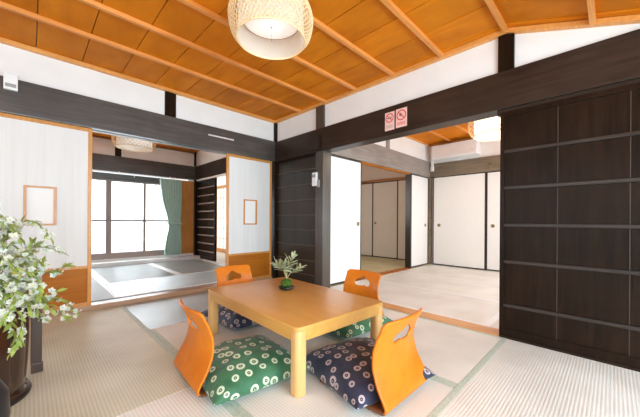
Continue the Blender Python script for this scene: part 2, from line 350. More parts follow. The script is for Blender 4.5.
# right wall: upper frieze, beam, posts
mb = MB(); mb.box(XL, XE, YR + 0.01, YR + 0.08, ZB1 - 0.02, ZC + 0.03)
struct(mb.build('wall_right', M['plaster']))
trim(B(XL + 0.03, XE, YR - 0.03, YR + 0.13, ZB0 - 0.005, ZB1 - 0.01, bev=0.006), M['dark_x'])
trim(B(-2.745, -2.605, YR - 0.02, YR + 0.13, -0.05, ZC - 0.03, bev=0.005), M['post'])
trim(B(XL + 0.03, -2.745, YR - 0.045, YR + 0.115, -0.05, 0.009, bev=0.002), M['dark_x'])
trim(B(-0.655, -0.545, YR - 0.015, YR + 0.08, ZB1 - 0.02, ZC - 0.03, bev=0.004), M['dark_z'])
trim(B(-2.605, -0.632, YR - 0.04, YR + 0.115, -0.05, 0.008, bev=0.002), M['honey_x'])
trim(B(-0.632, XE, YR - 0.03, YR + 0.115, -0.05, 0.008, bev=0.002), M['dark_x'])          # wooden sill
trim(B(-0.66, XE, YR - 0.0, YR + 0.04, 1.755, 1.80, bev=0.003), M['dark_x'])              # track under the beam
trim(B(-2.79, -2.655, YR - 0.075, YR - 0.03, 1.815, 2.0, bev=0.004), M['dark_x'])         # beam end block
# wall behind dark right doors
struct(B(-0.60, XE, YR + 0.09, YR + 0.13, 0.0, 1.80).build('wall_right_inner', M['plaster']))
struct(B(-3.62, -2.74, YR + 0.06, YR + 0.10, 0.0, 1.80).build('wall_corner', M['plaster']))
# --- dark slatted wooden doors on the right wall
def slat_door(n, x0, x1, z0, z1, yf, slats, seams, stile=0.028, smat=None, bmat=None, sh=0.012):
    d = sempty('door_%d' % n, (x0, yf, z0)); W = x1 - x0; H = z1 - z0
    mb = MB(); xs = [0] + [s - x0 for s in seams] + [W]
    for a, b_ in zip(xs[:-1], xs[1:]): mb.box(a + 0.001, b_ - 0.001, 0.010, 0.030, 0, H, bev=0.0015, seg=1)
    mb.build('board', bmat or M['dark_z'], d)
    for s_ in seams: B(s_ - x0 - 0.0025, s_ - x0 + 0.0025, 0.0075, 0.012, 0.03, H - 0.03).build('joint_strip', M['joint'], d)
    fr = MB(); fr.box(0, stile, -0.004, 0.034, 0, H, bev=0.003); fr.box(W - stile, W, -0.004, 0.034, 0, H, bev=0.003)
    fr.box(stile, W - stile, -0.003, 0.033, H - 0.035, H, bev=0.003); fr.box(stile, W - stile, -0.003, 0.033, 0, 0.06, bev=0.003)
    fr.build('frame', M['dark_z'], d)
    for z in slats:
        B(stile, W - stile, -0.007, 0.012, z - z0 - sh, z - z0 + sh, bev=0.004).build('slat', smat or M['slat'], d)
    return d
slat_door(1, -3.615, -2.745, 0.01, 1.795, YR + 0.005, (1.60, 1.40, 1.19, 0.98, 0.775, 0.57, 0.36, 0.17), (-3.2,), stile=0.02, bmat=M['dark_corner'], smat=M['alu_dark'], sh=0.006)
slat_door(2, -0.632, 0.46, 0.008, 1.765, YR - 0.02, (1.455, 1.168, 0.878, 0.592, 0.25), (-0.277, 0.077))
slat_door(3, 0.42, 1.50, 0.008, 1.765, YR + 0.02, (1.455, 1.168, 0.878, 0.592, 0.25), (0.8, 1.15))
# --- sliding paper doors (low board, paper, small latticed inset) on the left wall
def paper_door(n, y0, y1, xf):
    d = sempty('door_%d' % n, (xf, y0, 0.045)); W = y1 - y0; H = 1.80 - 0.045
    fr = MB()
    fr.box(-0.03, 0, 0, 0.032, 0, H, bev=0.003); fr.box(-0.03, 0, W - 0.032, W, 0, H, bev=0.003)
    fr.box(-0.03, 0, 0.032, W - 0.032, H - 0.035, H, bev=0.003); fr.box(-0.03, 0, 0.032, W - 0.032, 0, 0.035, bev=0.003)
    fr.box(-0.03, 0, 0.032, W - 0.032, 0.372, 0.398, bev=0.003)
    fr.build('frame', M['honey_z'], d)
    B(-0.022, -0.010, 0.03, W - 0.03, 0.03, 0.38).build('low_board', M['honey_y'], d)
    c = W / 2; zc = 1.02 - 0.045
    mb = MB(); h0, h1 = zc - 0.17, zc + 0.17
    mb.box(-0.02, -0.010, 0.03, c - 0.10, 0.39, H - 0.03); mb.box(-0.02, -0.010, c + 0.10, W - 0.03, 0.39, H - 0.03)
    mb.box(-0.02, -0.010, c - 0.10, c + 0.10, 0.39, h0); mb.box(-0.02, -0.010, c - 0.10, c + 0.10, h1, H - 0.03)
    mb.build('paper_panel', M['door_paper'], d)
    f = MB(); f.box(-0.03, 0.002, c - 0.108, c - 0.090, h0 - 0.008, h1 + 0.008, bev=0.002); f.box(-0.03, 0.002, c + 0.090, c + 0.108, h0 - 0.008, h1 + 0.008, bev=0.002)
    f.box(-0.03, 0.002, c - 0.09, c + 0.09, h1 - 0.008, h1 + 0.008, bev=0.002); f.box(-0.03, 0.002, c - 0.09, c + 0.09, h0 - 0.008, h0 + 0.008, bev=0.002)
    fo = f.build('inset_frame', M['honey_z'], d)
    B(-0.021, -0.016, c - 0.09, c + 0.09, h0, h1).build('inset_paper', M['plaster'], fo)
    return d
d4 = paper_door(4, -0.30, 0.44, XL - 0.005)
d5 = paper_door(5, 1.875, 2.605, XL - 0.005)
B(-0.001, 0.003, 0.74 - 0.021, 0.74 - 0.009, 0.72, 0.80, bev=0.001).build('recess_pull', M['brass'], d4)
B(-0.001, 0.003, 0.008, 0.020, 0.72, 0.80, bev=0.001).build('recess_pull', M['brass'], d5)
paper_door(6, -1.03, -0.29, XL - 0.045)
# ---------- unseen garden side and rear of the main room, with real window openings
mb = MB(); mb.box(XE, XE + 0.08, YB, YR + 0.1, 1.93, ZS + 0.05); mb.box(XE, XE + 0.08, YB, YR + 0.1, -0.05, 0.30)
mb.box(XE, XE + 0.08, YB, -1.2, 0.3, 1.93); mb.box(XE, XE + 0.08, 2.3, YR + 0.1, 0.3, 1.93)
struct(mb.build('wall_garden', M['plaster']))
mb = MB(); mb.box(XL - 0.1, XE, YB - 0.08, YB, 2.05, ZC + 0.03); mb.box(XL - 0.1, XE, YB - 0.08, YB, -0.05, 0.35)
mb.box(XL - 0.1, -3.0, YB - 0.08, YB, 0.35, 2.05); mb.box(0.6, XE, YB - 0.08, YB, 0.35, 2.05)
struct(mb.build('wall_rear', M['plaster']))
WN = [0]
def window(along, c, a0, a1, z0, z1, mulls, rails, fmat, pmat, fw=0.04, th=0.035, mw=None):
    """along: 'y' window in plane x=c, 'x' window in plane y=c"""
    WN[0] += 1; o = sempty('window_%d' % WN[0], (c, a0, z0) if along == 'y' else (a0, c, z0)); W = a1 - a0; H = z1 - z0
    def bx(mb, p0, p1, q0, q1, t, off=0):
        if along == 'y': mb.box(-t / 2 + off, t / 2 + off, p0, p1, q0, q1, bev=0.003)
        else: mb.box(p0, p1, -t / 2 + off, t / 2 + off, q0, q1, bev=0.003)
    f = MB(); bx(f, 0, fw, 0, H, th); bx(f, W - fw, W, 0, H, th); bx(f, fw, W - fw, 0, fw, th); bx(f, fw, W - fw, H - fw, H, th)
    f.build('frame', fmat, o)
    for m_, mw_ in mulls:
        f = MB(); bx(f, m_ - a0 - mw_ / 2, m_ - a0 + mw_ / 2, fw, H - fw, th * 0.9); f.build('mullion', fmat, o)
    for r_ in rails:
        f = MB(); bx(f, fw, W - fw, r_ - z0 - 0.018, r_ - z0 + 0.018, th * 0.7); f.build('rail', fmat, o)
    p = MB(); t = 0.005
    if along == 'y': p.box(-t / 2, t / 2, fw * .8, W - fw * .8, fw * .8, H - fw * .8)
    else: p.box(fw * .8, W - fw * .8, -t / 2, t / 2, fw * .8, H - fw * .8)
    p.build('pane', pmat, o); return o
window('y', XE + 0.04, -1.2, 2.3, 0.30, 1.93, ((-0.3, .06), (0.55, .06), (1.45, .06)), (), M['alu'], M['glass'])
window('x', YB - 0.04, -3.0, 0.6, 0.35, 2.05, ((-2.1, .06), (-1.2, .06), (-0.3, .06)), (), M['alu'], M['glass'])
# ================================================================== ROOM BEYOND THE LEFT WALL
X2, Z2 = -6.65, 2.43
struct(B(X2 - 0.1, XL - 0.07, -1.8, 2.7, Z2, Z2 + 0.02).build('ceiling.001', M['ceiling']))
trim(B(X2, X2 + 0.03, -1.7, YR, Z2 - 0.04, Z2, bev=0.003), M['brown_trim'])
mb = MB(); mb.box(X2 - 0.1, X2 - 0.01, -1.8, YR + 0.05, 2.09, Z2 + 0.02); mb.box(X2 - 0.1, X2 - 0.01, -1.8, YR + 0.05, 0, 0.165)
mb.box(X2 - 0.1, X2 - 0.01, -1.8, -1.2, 0.16, 2.1); mb.box(X2 - 0.1, X2 - 0.01, 2.5, YR + 0.05, 0.16, 2.1)
struct(mb.build('wall_far_left', M['plaster']))
struct(B(X2 - 0.1, XL - 0.1, -1.85, -1.8, 0, Z2).build('wall_left_rear', M['plaster']))
trim(B(X2 - 0.06, X2 + 0.03, -1.7, YR, 1.80, 2.10, bev=0.004), M['dark_y'])
trim(B(X2 - 0.05, X2 + 0.0, -1.7, 2.2, 1.66, 1.77, bev=0.004), M['dark_y'])
trim(B(X2 - 0.02, X2 + 0.012, 1.14, 1.24, 2.10, Z2 - 0.04), M['dark_z'])
trim(B(X2 - 0.05, -6.38, -1.7, YR, 0.05, 0.12, bev=0.004), M['white_sill'])
trim(B(X2 - 0.09, X2 + 0.0, -1.2, 2.22, 0.16, 0.265, bev=0.003), M['alu'])
window('y', X2 - 0.05, -1.2, 2.18, 0.24, 1.66, ((1.055, .09), (1.65, .045), (0.42, .045), (-0.2, .09)), (0.88,), M['alu'], M['frost'], fw=0.035)
# wooden door at the end of the window wall
d = sempty('door_7', (X2 - 0.03, 2.22, 0.165))
B(0, 0.025, 0, 0.42, 0, 1.60, bev=0.003).build('panel', M['honey_z'], d)
B(0.0, 0.033, -0.05, 0, 0, 1.60, bev=0.003).build('frame', M['dark_z'], d)
MB().lathe([(0.001, -0.004), (0.028, -0.004), (0.03, 0.0), (0.02, 0.002), (0.001, 0.0)], 20).build('round_pull', M['brass'], d, smooth=True).matrix_local = Matrix.Translation((0.028, 0.12, 0.78)) @ Matrix.Rotation(R(90), 4, 'Y')
# right wall of that room
trim(B(X2, XL - 0.1, YR - 0.03, YR + 0.09, 1.80, 2.10, bev=0.004), M['dark_x'])
struct(B(X2, XL - 0.1, YR, YR + 0.06, 2.09, Z2).build('wall_side', M['plaster']))
trim(B(X2 - 0.0, X2 + 0.09, YR - 0.05, YR + 0.06, 0.06, 1.80, bev=0.004), M['dark_z'])
trim(B(X2 + 0.05, X2 + 0.075, YR - 0.07, YR - 0.03, 2.1, Z2 - 0.03), M['dark_z'])
trim(B(X2 + 0.09, XL - 0.1, YR - 0.03, YR + 0.06, 0.0, 0.065, bev=0.003), M['pale_wood'])
trim(B(X2 + 0.09, XL - 0.1, YR - 0.03, YR + 0.04, 1.765, 1.80, bev=0.003), M['pale_wood'])
slat_door(8, X2 + 0.09, -5.66, 0.065, 1.765, YR - 0.01, (1.6, 1.43, 1.26, 1.09, 0.92, 0.75, 0.58, 0.41, 0.24), (-6.0,), stile=0.05, smat=M['alu'])  # slats take the paler frame colour as window shine on dark wood
# hall beyond with a lattice paper screen
struct(B(-8.5, -3.75, 2.76, 4.6, -0.08, 0.05).build('floor.004', M['pale_wood']))
struct(B(-8.5, -3.75, 2.76, 4.6, 2.2, 2.22).build('ceiling.002', M['plaster']))
struct(B(-8.55, -8.50, 2.76, 4.6, 0.0, 2.2).build('wall_hall', M['plaster']))
d = sempty('door_9', (-8.2, 3.62, 0.05))
f = MB(); W = 2.6
f.box(0, 0.05, 0, 0.03, 0, 1.78); f.box(W - 0.05, W, 0, 0.03, 0, 1.78); f.box(0, W, 0, 0.03, 1.70, 1.78); f.box(0, W, 0, 0.03, 0, 0.10); f.box(W / 2 - .03, W / 2 + .03, 0, .03, 0, 1.78)
f.build('frame', M['honey_z'], d)
f = MB()
for i in range(1, 6): f.box(0.04, W - 0.04, 0.008, 0.02, 0.1 + i * 0.27 - 0.006, 0.1 + i * 0.27 + 0.006)
for i in range(1, 14): f.box(i * 0.186 - 0.005, i * 0.186 + 0.005, 0.008, 0.02, 0.1, 1.7)
f.build('lattice', M['honey_z'], d)
B(0.04, W - 0.04, 0.021, 0.023, 0.1, 1.70).build('shoji_paper', M['shoji'], d)
# ================================================================== ROOM BEYOND THE RIGHT WALL
X3, Y3, Z3 = -2.77, 6.05, 2.53
mb = MB(); y = 2.70
while y < Y3:
    mb.box(-2.85, 1.2, y, y + 0.325, Z3 + (0.0), Z3 + 0.02, bev=0.002, seg=1); y += 0.33
struct(mb.build('ceiling.003', M['ceiling']))
for xb in (-2.3, -1.85, -1.4, -0.9): trim(B(xb - 0.015, xb + 0.015, 2.75, Y3, Z3 - 0.028, Z3), M['batten'])
trim(B(X3, 1.1, Y3 - 0.04, Y3, Z3 - 0.03, Z3), M['mould']); trim(B(X3, X3 + 0.035, 2.78, Y3, Z3 - 0.03, Z3), M['mould'])
mb = MB(); mb.box(X3 - 0.1, 1.1, Y3, Y3 + 0.06, 2.10, Z3 + 0.02)
mb.box(0.0, 1.1, Y3, Y3 + 0.06, 0, 2.1); mb.box(X3 - 0.02, 0.0, Y3 + 0.03, Y3 + 0.06, -0.05, 2.1)
struct(mb.build('wall_guest_far', M['plaster']))
mb = MB(); mb.box(X3 - 0.06, X3 - 0.005, 2.78, Y3 + 0.05, 2.15, Z3 + 0.02)
mb.box(X3 - 0.06, X3 - 0.005, 2.78, 2.80, 0, 2.1)
struct(mb.build('wall_guest_left', M['plaster']))
struct(B(XL, 1.1, YR + 0.09, YR + 0.13, 2.05, Z3).build('wall_guest_front', M['plaster']))
mb = MB(); mb.box(1.1, 1.16, 2.7, Y3, 0, 0.3); mb.box(1.1, 1.16, 2.7, Y3, 2.05, Z3); mb.box(1.1, 1.16, 2.7, 3.1, .3, 2.05); mb.box(1.1, 1.16, 5.7, Y3, .3, 2.05)
struct(mb.build('wall_guest_garden', M['plaster']))
window('y', 1.13, 3.1, 5.7, 0.3, 2.05, ((3.75, .05), (4.4, .05), (5.05, .05)), (), M['alu'], M['glass'])
trim(B(X3 - 0.09, X3 + 0.03, 2.78, Y3, 1.835, 2.165, bev=0.004), M['grey_y'])
trim(B(X3 - 0.07, X3 + 0.005, 3.66, 5.21, 1.81, 1.835), M['honey_y'])
trim(B(X3 - 0.02, X3 + 0.012, 4.36, 4.46, 2.165, Z3 - 0.03), M['grey_y'])
trim(B(X3 - 0.04, 1.1, Y3 - 0.035, Y3 + 0.06, 1.84, 2.12, bev=0.004), M['olive_x'])
trim(B(X3 - 0.03, X3 + 0.055, Y3 - 0.06, Y3 + 0.02, 0, 1.84, bev=0.003), M['olive_x'])
trim(B(X3 - 0.10, X3 + 0.008, 3.60, 5.26, -0.05, 0.006, bev=0.002), M['honey_y'])
trim(B(X3 - 0.09, X3 + 0.02, 5.20, 5.25, 0, 1.835, bev=0.003), M['black'])
def fusuma(n, along, c, a0, a1, z1, pulls, face, mat, z0=0.005, stile=0.02):
    """paper panel in a thin black frame; face +1/-1: side looked at"""
    d = sempty('door_%d' % n, (c, a0, z0) if along == 'y' else (a0, c, z0)); W = a1 - a0; H = z1 - z0
    def bx(mb, p0, p1, q0, q1, t0, t1, bev=0.0):
        if along == 'y': mb.box(t0, t1, p0, p1, q0, q1, bev=bev)
        else: mb.box(p0, p1, t0, t1, q0, q1, bev=bev)
    f = MB(); bx(f, 0, stile, 0, H, -0.013, 0.013, .002); bx(f, W - stile, W, 0, H, -0.013, 0.013, .002); bx(f, stile, W - stile, 0, 0.02, -0.012, 0.012, .002); bx(f, stile, W - stile, H - 0.02, H, -0.012, 0.012, .002)
    f.build('frame', M['black'], d)
    p = MB(); bx(p, stile, W - stile, 0.02, H - 0.02, -0.009, 0.009); p.build('paper_panel', mat, d)
    for a, z in pulls:
        q = MB().lathe([(0.001, 0.0), (0.024, 0.0), (0.029, 0.005), (0.033, 0.003), (0.033, -0.004)], 24).build('round_pull', M['brass'], d, smooth=True)
        if along == 'y': q.matrix_local = Matrix.Translation((face * 0.012, a - a0, z - z0)) @ Matrix.Rotation(R(90 * face), 4, 'Y')
        else: q.matrix_local = Matrix.Translation((a - a0, face * 0.012, z - z0)) @ Matrix.Rotation(R(-90 * face), 4, 'X')
    return d
fusuma(10, 'y', X3 - 0.005, 2.80, 3.66, 1.825, ((3.58, 0.86),), 1, M['fusuma'])
fusuma(11, 'y', X3 - 0.005, 5.25, 5.99, 1.835, ((5.86, 0.83),), 1, M['fusuma'])
fusuma(12, 'x', Y3 - 0.005, -2.68, -1.67, 1.84, ((-2.55, 0.83),), -1, M['fusuma'])
fusuma(13, 'x', Y3 + 0.012, -1.67, -0.75, 1.84, ((-1.56, 0.83),), -1, M['fusuma'])
fusuma(14, 'x', Y3 - 0.005, -0.75, 0.0, 1.84, ((-0.2, 0.83),), -1, M['fusuma'])
# third room, seen through the gap
struct(B(-5.3, X3 - 0.09, 3.1, 6.3, 2.5, 2.52).build('ceiling.004', M['ceiling']))
mb = MB(); mb.box(-5.3, X3 - 0.1, 6.235, 6.3, -0.05, 2.52); mb.box(-5.36, -5.3, 3.1, 6.3, 0, 2.52); mb.box(-5.3, X3 - 0.09, 3.1, 3.16, 0, 2.52)
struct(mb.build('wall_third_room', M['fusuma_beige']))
trim(B(-5.3, X3 - 0.09, 6.16, 6.24, 1.885, 1.945, bev=0.003), M['brown_trim'])
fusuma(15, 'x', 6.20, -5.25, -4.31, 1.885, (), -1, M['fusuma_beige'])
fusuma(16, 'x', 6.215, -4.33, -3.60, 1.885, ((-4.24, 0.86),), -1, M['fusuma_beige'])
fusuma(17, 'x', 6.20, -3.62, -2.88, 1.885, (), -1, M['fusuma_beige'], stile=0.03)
# ================================================================== TATAMI
def mat_(label, x0, x1, y0, y1, z, along, mat, heri='heri', borders=(1, 1), group=None):
    hw = 0.032 if heri == 'heri' else 0.05
    cx, cy = (x0 + x1) / 2, (y0 + y1) / 2
    Lx, Ly = (x1 - x0, y1 - y0) if along == 'x' else (y1 - y0, x1 - x0)
    t = thing('tatami_mat', label, 'tatami mat', (cx, cy, z - 0.05), 0 if along == 'x' else R(90), group)
    B(-Lx / 2 + .001, Lx / 2 - .001, -Ly / 2 + .001, Ly / 2 - .001, 0, 0.05, bev=0.002, seg=1).build('straw_top', mat, t)
    for s, on in ((-1, borders[0]), (1, borders[1])):
        if on:
            e = s * (Ly / 2 - 0.001)
            B(-Lx / 2 + .001, Lx / 2 - .001, min(e, e - s * hw), max(e, e - s * hw), 0.0485, 0.0512).build('cloth_border', M[heri], t)
    return t
T = M['tatami']
G1 = 'tatami mats in the main room'
mat_('tatami mat on which the low table stands, running from the green chair to the plant', -2.68, -0.60, 0.70, 1.66, 0, 'x', T, group=G1)
mat_('tatami mat along the wooden sill, under the rear of the low table', -2.68, -0.60, 1.66, 2.62, 0, 'x', T, group=G1)
mat_('tatami mat in front of the right dark slatted door', -0.60, 0.36, 0.70, 2.62, 0, 'y', T, group=G1)
mat_('pale glossy tatami mat between the paper doors and the low table', -3.64, -2.68, 0.70, 2.62, 0, 'y', M['tatami_grey'], heri='heri', borders=(0, 0), group=G1)
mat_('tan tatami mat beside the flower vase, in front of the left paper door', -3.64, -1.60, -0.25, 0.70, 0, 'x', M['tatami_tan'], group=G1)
mat_('tatami mat in the foreground behind the green-cushioned chair', -1.60, 0.36, -0.25, 0.70, 0, 'x', T, group=G1)
mat_('tatami mat at the right edge by the garden window', 0.36, 1.30, 0.70, 2.62, 0, 'y', T, group=G1)
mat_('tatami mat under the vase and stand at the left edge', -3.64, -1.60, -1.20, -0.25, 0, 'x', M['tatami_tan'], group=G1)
mat_('tatami mat beneath the viewer', -1.60, 0.36, -1.20, -0.25, 0, 'x', T, group=G1)
Z2F = 0.052; G2 = 'grey tatami mats in the room with the big window'; TG = M['tatami_grey']
mat_('glossy tatami mat just beyond the left sill, nearest the doorway', -4.75, -3.80, 0.71, 2.61, Z2F, 'y', TG, 'heri_sheen', group=G2)
mat_('grey tatami mat in the middle of the window room, before the sash windows', -6.38, -4.75, 0.71, 1.66, Z2F, 'x', TG, 'heri_sheen', group=G2)
mat_('grey tatami mat in the window room beside the dark slatted door', -6.38, -4.75, 1.66, 2.61, Z2F, 'x', TG, 'heri_sheen', group=G2)
mat_('grey tatami mat of the window room partly hidden by the left paper door', -5.70, -3.80, -0.24, 0.71, Z2F, 'x', TG, 'heri_sheen', group=G2)
mat_('grey tatami mat at the hidden end of the window room', -6.38, -5.70, -0.24, 0.71, Z2F, 'x', TG, 'heri_sheen', group=G2)
G3 = 'tatami mats in the room beyond the wooden sill'
mat_('tatami mat just beyond the wooden sill of the right opening', -2.72, -0.80, 2.78, 3.79, 0, 'x', T, 'heri_sheen', group=G3)
mat_('second tatami mat from the wooden sill in the farther room', -2.72, -0.80, 3.79, 4.80, 0, 'x', T, 'heri_sheen', borders=(0, 1), group=G3)
mat_('tatami mat along the foot of the far white sliding doors', -2.72, -0.80, 4.80, 5.99, 0, 'x', T, 'heri_sheen', borders=(0, 0), group=G3)
mat_('tatami mat behind the right dark door in the farther room', -0.80, 1.05, 2.78, 5.99, 0, 'y', T, 'heri_sheen', group=G3)
mat_('greenish tatami mat seen through the gap between white sliding doors, nearer half', -5.2, X3 - 0.10, 3.18, 4.9, 0, 'y', M['tatami_green'], 'heri', borders=(0, 0))
mat_('greenish tatami mat at the foot of the beige sliding doors', -5.2, X3 - 0.10, 4.9, 6.17, 0, 'x', M['tatami_green'], 'heri', borders=(0, 0))
# ================================================================== LOW TABLE
TX0, TX1, TY0, TY1, TZ = -2.256, -1.096, 0.975, 1.725, 0.357
def rrect(x0, x1, y0, y1, r, n=6):
    out = []
    for cx, cy, a0 in ((x1 - r, y1 - r, 0), (x0 + r, y1 - r, 90), (x0 + r, y0 + r, 180), (x1 - r, y0 + r, 270)):
        for i in range(n + 1):
            a = R(a0 + 90 * i / n); out.append((cx + r * math.cos(a), cy + r * math.sin(a)))
    return out
tcx, tcy = (TX0 + TX1) / 2, (TY0 + TY1) / 2
hx, hy = (TX1 - TX0) / 2, (TY1 - TY0) / 2
tb = thing('low_table', 'low beech rectangular table with rounded corners on the tatami', 'table', (tcx, tcy, 0.0018), R(-2.2))
MB().prism(rrect(-hx, hx, -hy, hy, 0.035), TZ - 0.022, TZ, bev=0.006).build('tabletop', M['table'], tb, smooth=True)
e = 0.004
for nm, a in (('apron', (-hx + .06, hx - .06, -hy + e, -hy + e + .022)), ('apron', (-hx + .06, hx - .06, hy - e - .022, hy - e)), ):
    B(a[0], a[1], a[2], a[3], TZ - 0.075, TZ - 0.022).build(nm, M['table'], tb)
for a in ((-hx + e, -hx + e + .022), (hx - e - .022, hx - e)):
    B(a[0], a[1], -hy + .06, hy - .06, TZ - 0.075, TZ - 0.022).build('apron', M['table'], tb)
for sx in (-1, 1):
    for sy in (-1, 1):
        x0, x1 = (hx - e - .072, hx - e) if sx > 0 else (-hx + e, -hx + e + .072)
        y0, y1 = (hy - e - .072, hy - e) if sy > 0 else (-hy + e, -hy + e + .072)
        MB().prism(rrect(x0, x1, y0, y1, 0.026), 0.0, TZ - 0.0225, bev=0.004).build('leg', M['table_z'], tb, smooth=True)
# ================================================================== LEGLESS CHAIRS
def hole_poly():
    """pine-cloud cut-out: three lobes on a flat, scalloped base"""
    pts = []
    def arc(cx, cy, r, a0, a1, n):
        for i in range(n + 1):
            a = R(a0 + (a1 - a0) * i / n); pts.append((cx + r * math.cos(a), cy + r * math.sin(a)))
    arc(0.050, -0.002, 0.020, -90, 75, 10)
    arc(0.004, 0.014, 0.030, 28, 152, 12)
    arc(-0.048, -0.001, 0.019, 100, 265, 10)
    arc(-0.014, -0.037, 0.022, 120, 50, 6)
    return pts
HP = [(1.25 * a, 1.42 * b_) for a, b_ in hole_poly()]
def inside(x, y, poly):
    c = False; n = len(poly)
    for i in range(n):
        x0, y0 = poly[i]; x1, y1 = poly[(i + 1) % n]
        if (y0 > y) != (y1 > y) and x < (x1 - x0) * (y - y0) / (y1 - y0) + x0: c = not c
    return c
def nearest(x, y, poly):
    best = None
    for i in range(len(poly)):
        a = Vector(poly[i]); b_ = Vector(poly[(i + 1) % len(poly)]); d = b_ - a
        t = max(0, min(1, (Vector((x, y)) - a).dot(d) / max(d.dot(d), 1e-12))); p = a + d * t; q = (p - Vector((x, y))).length
        if best is None or q < best[0]: best = (q, p)
    return best
# side profile (local -y is behind the sitter, +y the seat's front), arc-length sampled
PROF = [(0.45, 0.012), (0.30, 0.010), (0.15, 0.010), (0.05, 0.012), (0.015, 0.016), (-0.004, 0.034), (-0.002, 0.060), (0.014, 0.10), (0.034, 0.15), (0.045, 0.20), (0.046, 0.25), (0.038, 0.30), (0.022, 0.35), (0.000, 0.395), (-0.016, 0.43)]
def catmull(P, n):
    out = []
    for i in range(len(P) - 1):
        p0, p1, p2, p3 = P[max(i - 1, 0)], P[i], P[i + 1], P[min(i + 2, len(P) - 1)]
        for k in range(n):
            t = k / n
            out.append(tuple(0.5 * ((2 * b) + (-a + c) * t + (2 * a - 5 * b + 4 * c - d) * t * t + (-a + 3 * b - 3 * c + d) * t ** 3) for a, b, c, d in zip(p0, p1, p2, p3)))
    out.append(P[-1]); return out
fine = catmull(PROF, 12); cum = [0]
for a, b_ in zip(fine[:-1], fine[1:]): cum.append(cum[-1] + math.hypot(b_[0] - a[0], b_[1] - a[1]))
def prof_at(s):
    for i in range(len(cum) - 1):
        if cum[i + 1] >= s:
            t = (s - cum[i]) / max(cum[i + 1] - cum[i], 1e-9); return tuple(a + (b_ - a) * t for a, b_ in zip(fine[i], fine[i + 1]))
    return fine[-1]
STOT = cum[-1]; SBACK = 0.45   # arc length where the back starts
def halfwidth(s):
    u = (s - SBACK) / (STOT - SBACK)
    if u < 0: return 0.205 + 0.0 * u
    # wide at the foot, waist at two thirds, flaring a little at the top
    pts = [(0, .208), (0.2, .212), (0.4, .205), (0.6, .196), (0.72, .190), (0.85, .188), (1.0, .192)]
    for (a, wa), (b_, wb) in zip(pts[:-1], pts[1:]):
        if u <= b_:
            t = (u - a) / (b_ - a); t = t * t * (3 - 2 * t); return wa + (wb - wa) * t
    return pts[-1][1]
def shell(s0, s1, ns, nt, hole=None):
    bm = bmesh.new(); V = {}
    P2 = {}
    for j in range(ns + 1):
        s = s0 + (s1 - s0) * j / ns
        for i in range(nt + 1):
            t = -1 + 2 * i / nt; P2[i, j] = [t * halfwidth(s), s]
    ends = (s1 >= STOT - 1e-4)
    if ends:   # rounded top corners: arc drop toward the sides
        for (i, j), p in P2.items():
            u = (p[1] - (s1 - 0.09)) / 0.09
            if u > 0:
                x = abs(p[0]) / halfwidth(s1); drop = 0.004 * x ** 2 + 0.022 * max(0, (x - 0.86) / 0.14) ** 2.2
                p[1] -= drop * u
    if hole:
        hp, hc = hole
        poly = [(x, y + hc) for x, y in hp]
        for k, p in P2.items():
            q, pt = nearest(p[0], p[1], poly)
            if q < 0.0034: p[0], p[1] = pt.x, pt.y
        bad = set()
        for (i, j) in P2:
            if i < nt and j < ns:
                c = [sum(P2[i + a, j + b_][d] for a, b_ in ((0, 0), (1, 0), (0, 1), (1, 1))) / 4 for d in (0, 1)]
                if inside(c[0], c[1], poly): bad.add((i, j))
        for (i, j) in list(P2):   # pull rim verts to the outline
            adj = [(i - 1, j - 1), (i, j - 1), (i - 1, j), (i, j)]
            nb = sum(a in bad for a in adj)
            if 0 < nb < 4:
                q, pt = nearest(P2[i, j][0], P2[i, j][1], poly)
                if q < 0.009: P2[i, j] = [pt.x, pt.y]
    else: bad = set()
    for k, (x, s) in P2.items():
        y, z = prof_at(max(0, min(s, STOT)))
        u = (s - SBACK) / (STOT - SBACK)
        if u > 0: y += 0.035 * min(1, u * 1.6) * (x / 0.2) ** 2      # wraps round the sitter
        V[k] = bm.verts.new((x, y, z))
    for j in range(ns):
        for i in range(nt):
            if (i, j) in bad: continue
            try: bm.faces.new((V[i, j], V[i + 1, j], V[i + 1, j + 1], V[i, j + 1]))
            except Exception: pass
    bmesh.ops.delete(bm, geom=[v for v in bm.verts if not v.link_faces], context='VERTS')
    return bm
def solid(o, th, off=0):
    m = o.modifiers.new('thickness', 'SOLIDIFY'); m.thickness = th; m.offset = off; return o
def make_chair():
    t = thing('legless_chair', 'x', 'floor chair')
    mb = MB(); mb.bm = shell(0.0, SBACK, 24, 12)
    # round the seat's front corners
    for v in mb.bm.verts:
        if v.co.y > 0.38: v.co.y -= 0.03 * (abs(v.co.x) / 0.205) ** 5
    solid(mb.build('seat', M['seat_ply'], t, smooth='all'), 0.011)
    mb = MB(); mb.bm = shell(SBACK, STOT, 56, 60, (HP, STOT - 0.116))
    solid(mb.build('backrest', M['ply'], t, smooth='all'), 0.011)
    return t
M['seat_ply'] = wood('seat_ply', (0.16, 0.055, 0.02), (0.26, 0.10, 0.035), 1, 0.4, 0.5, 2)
def noise2(x, y, s):
    return math.sin(x * 7.1 + s) * math.cos(y * 6.3 + 1.7 * s) + 0.5 * math.sin(x * 15.3 + y * 11 + 2.1 * s)
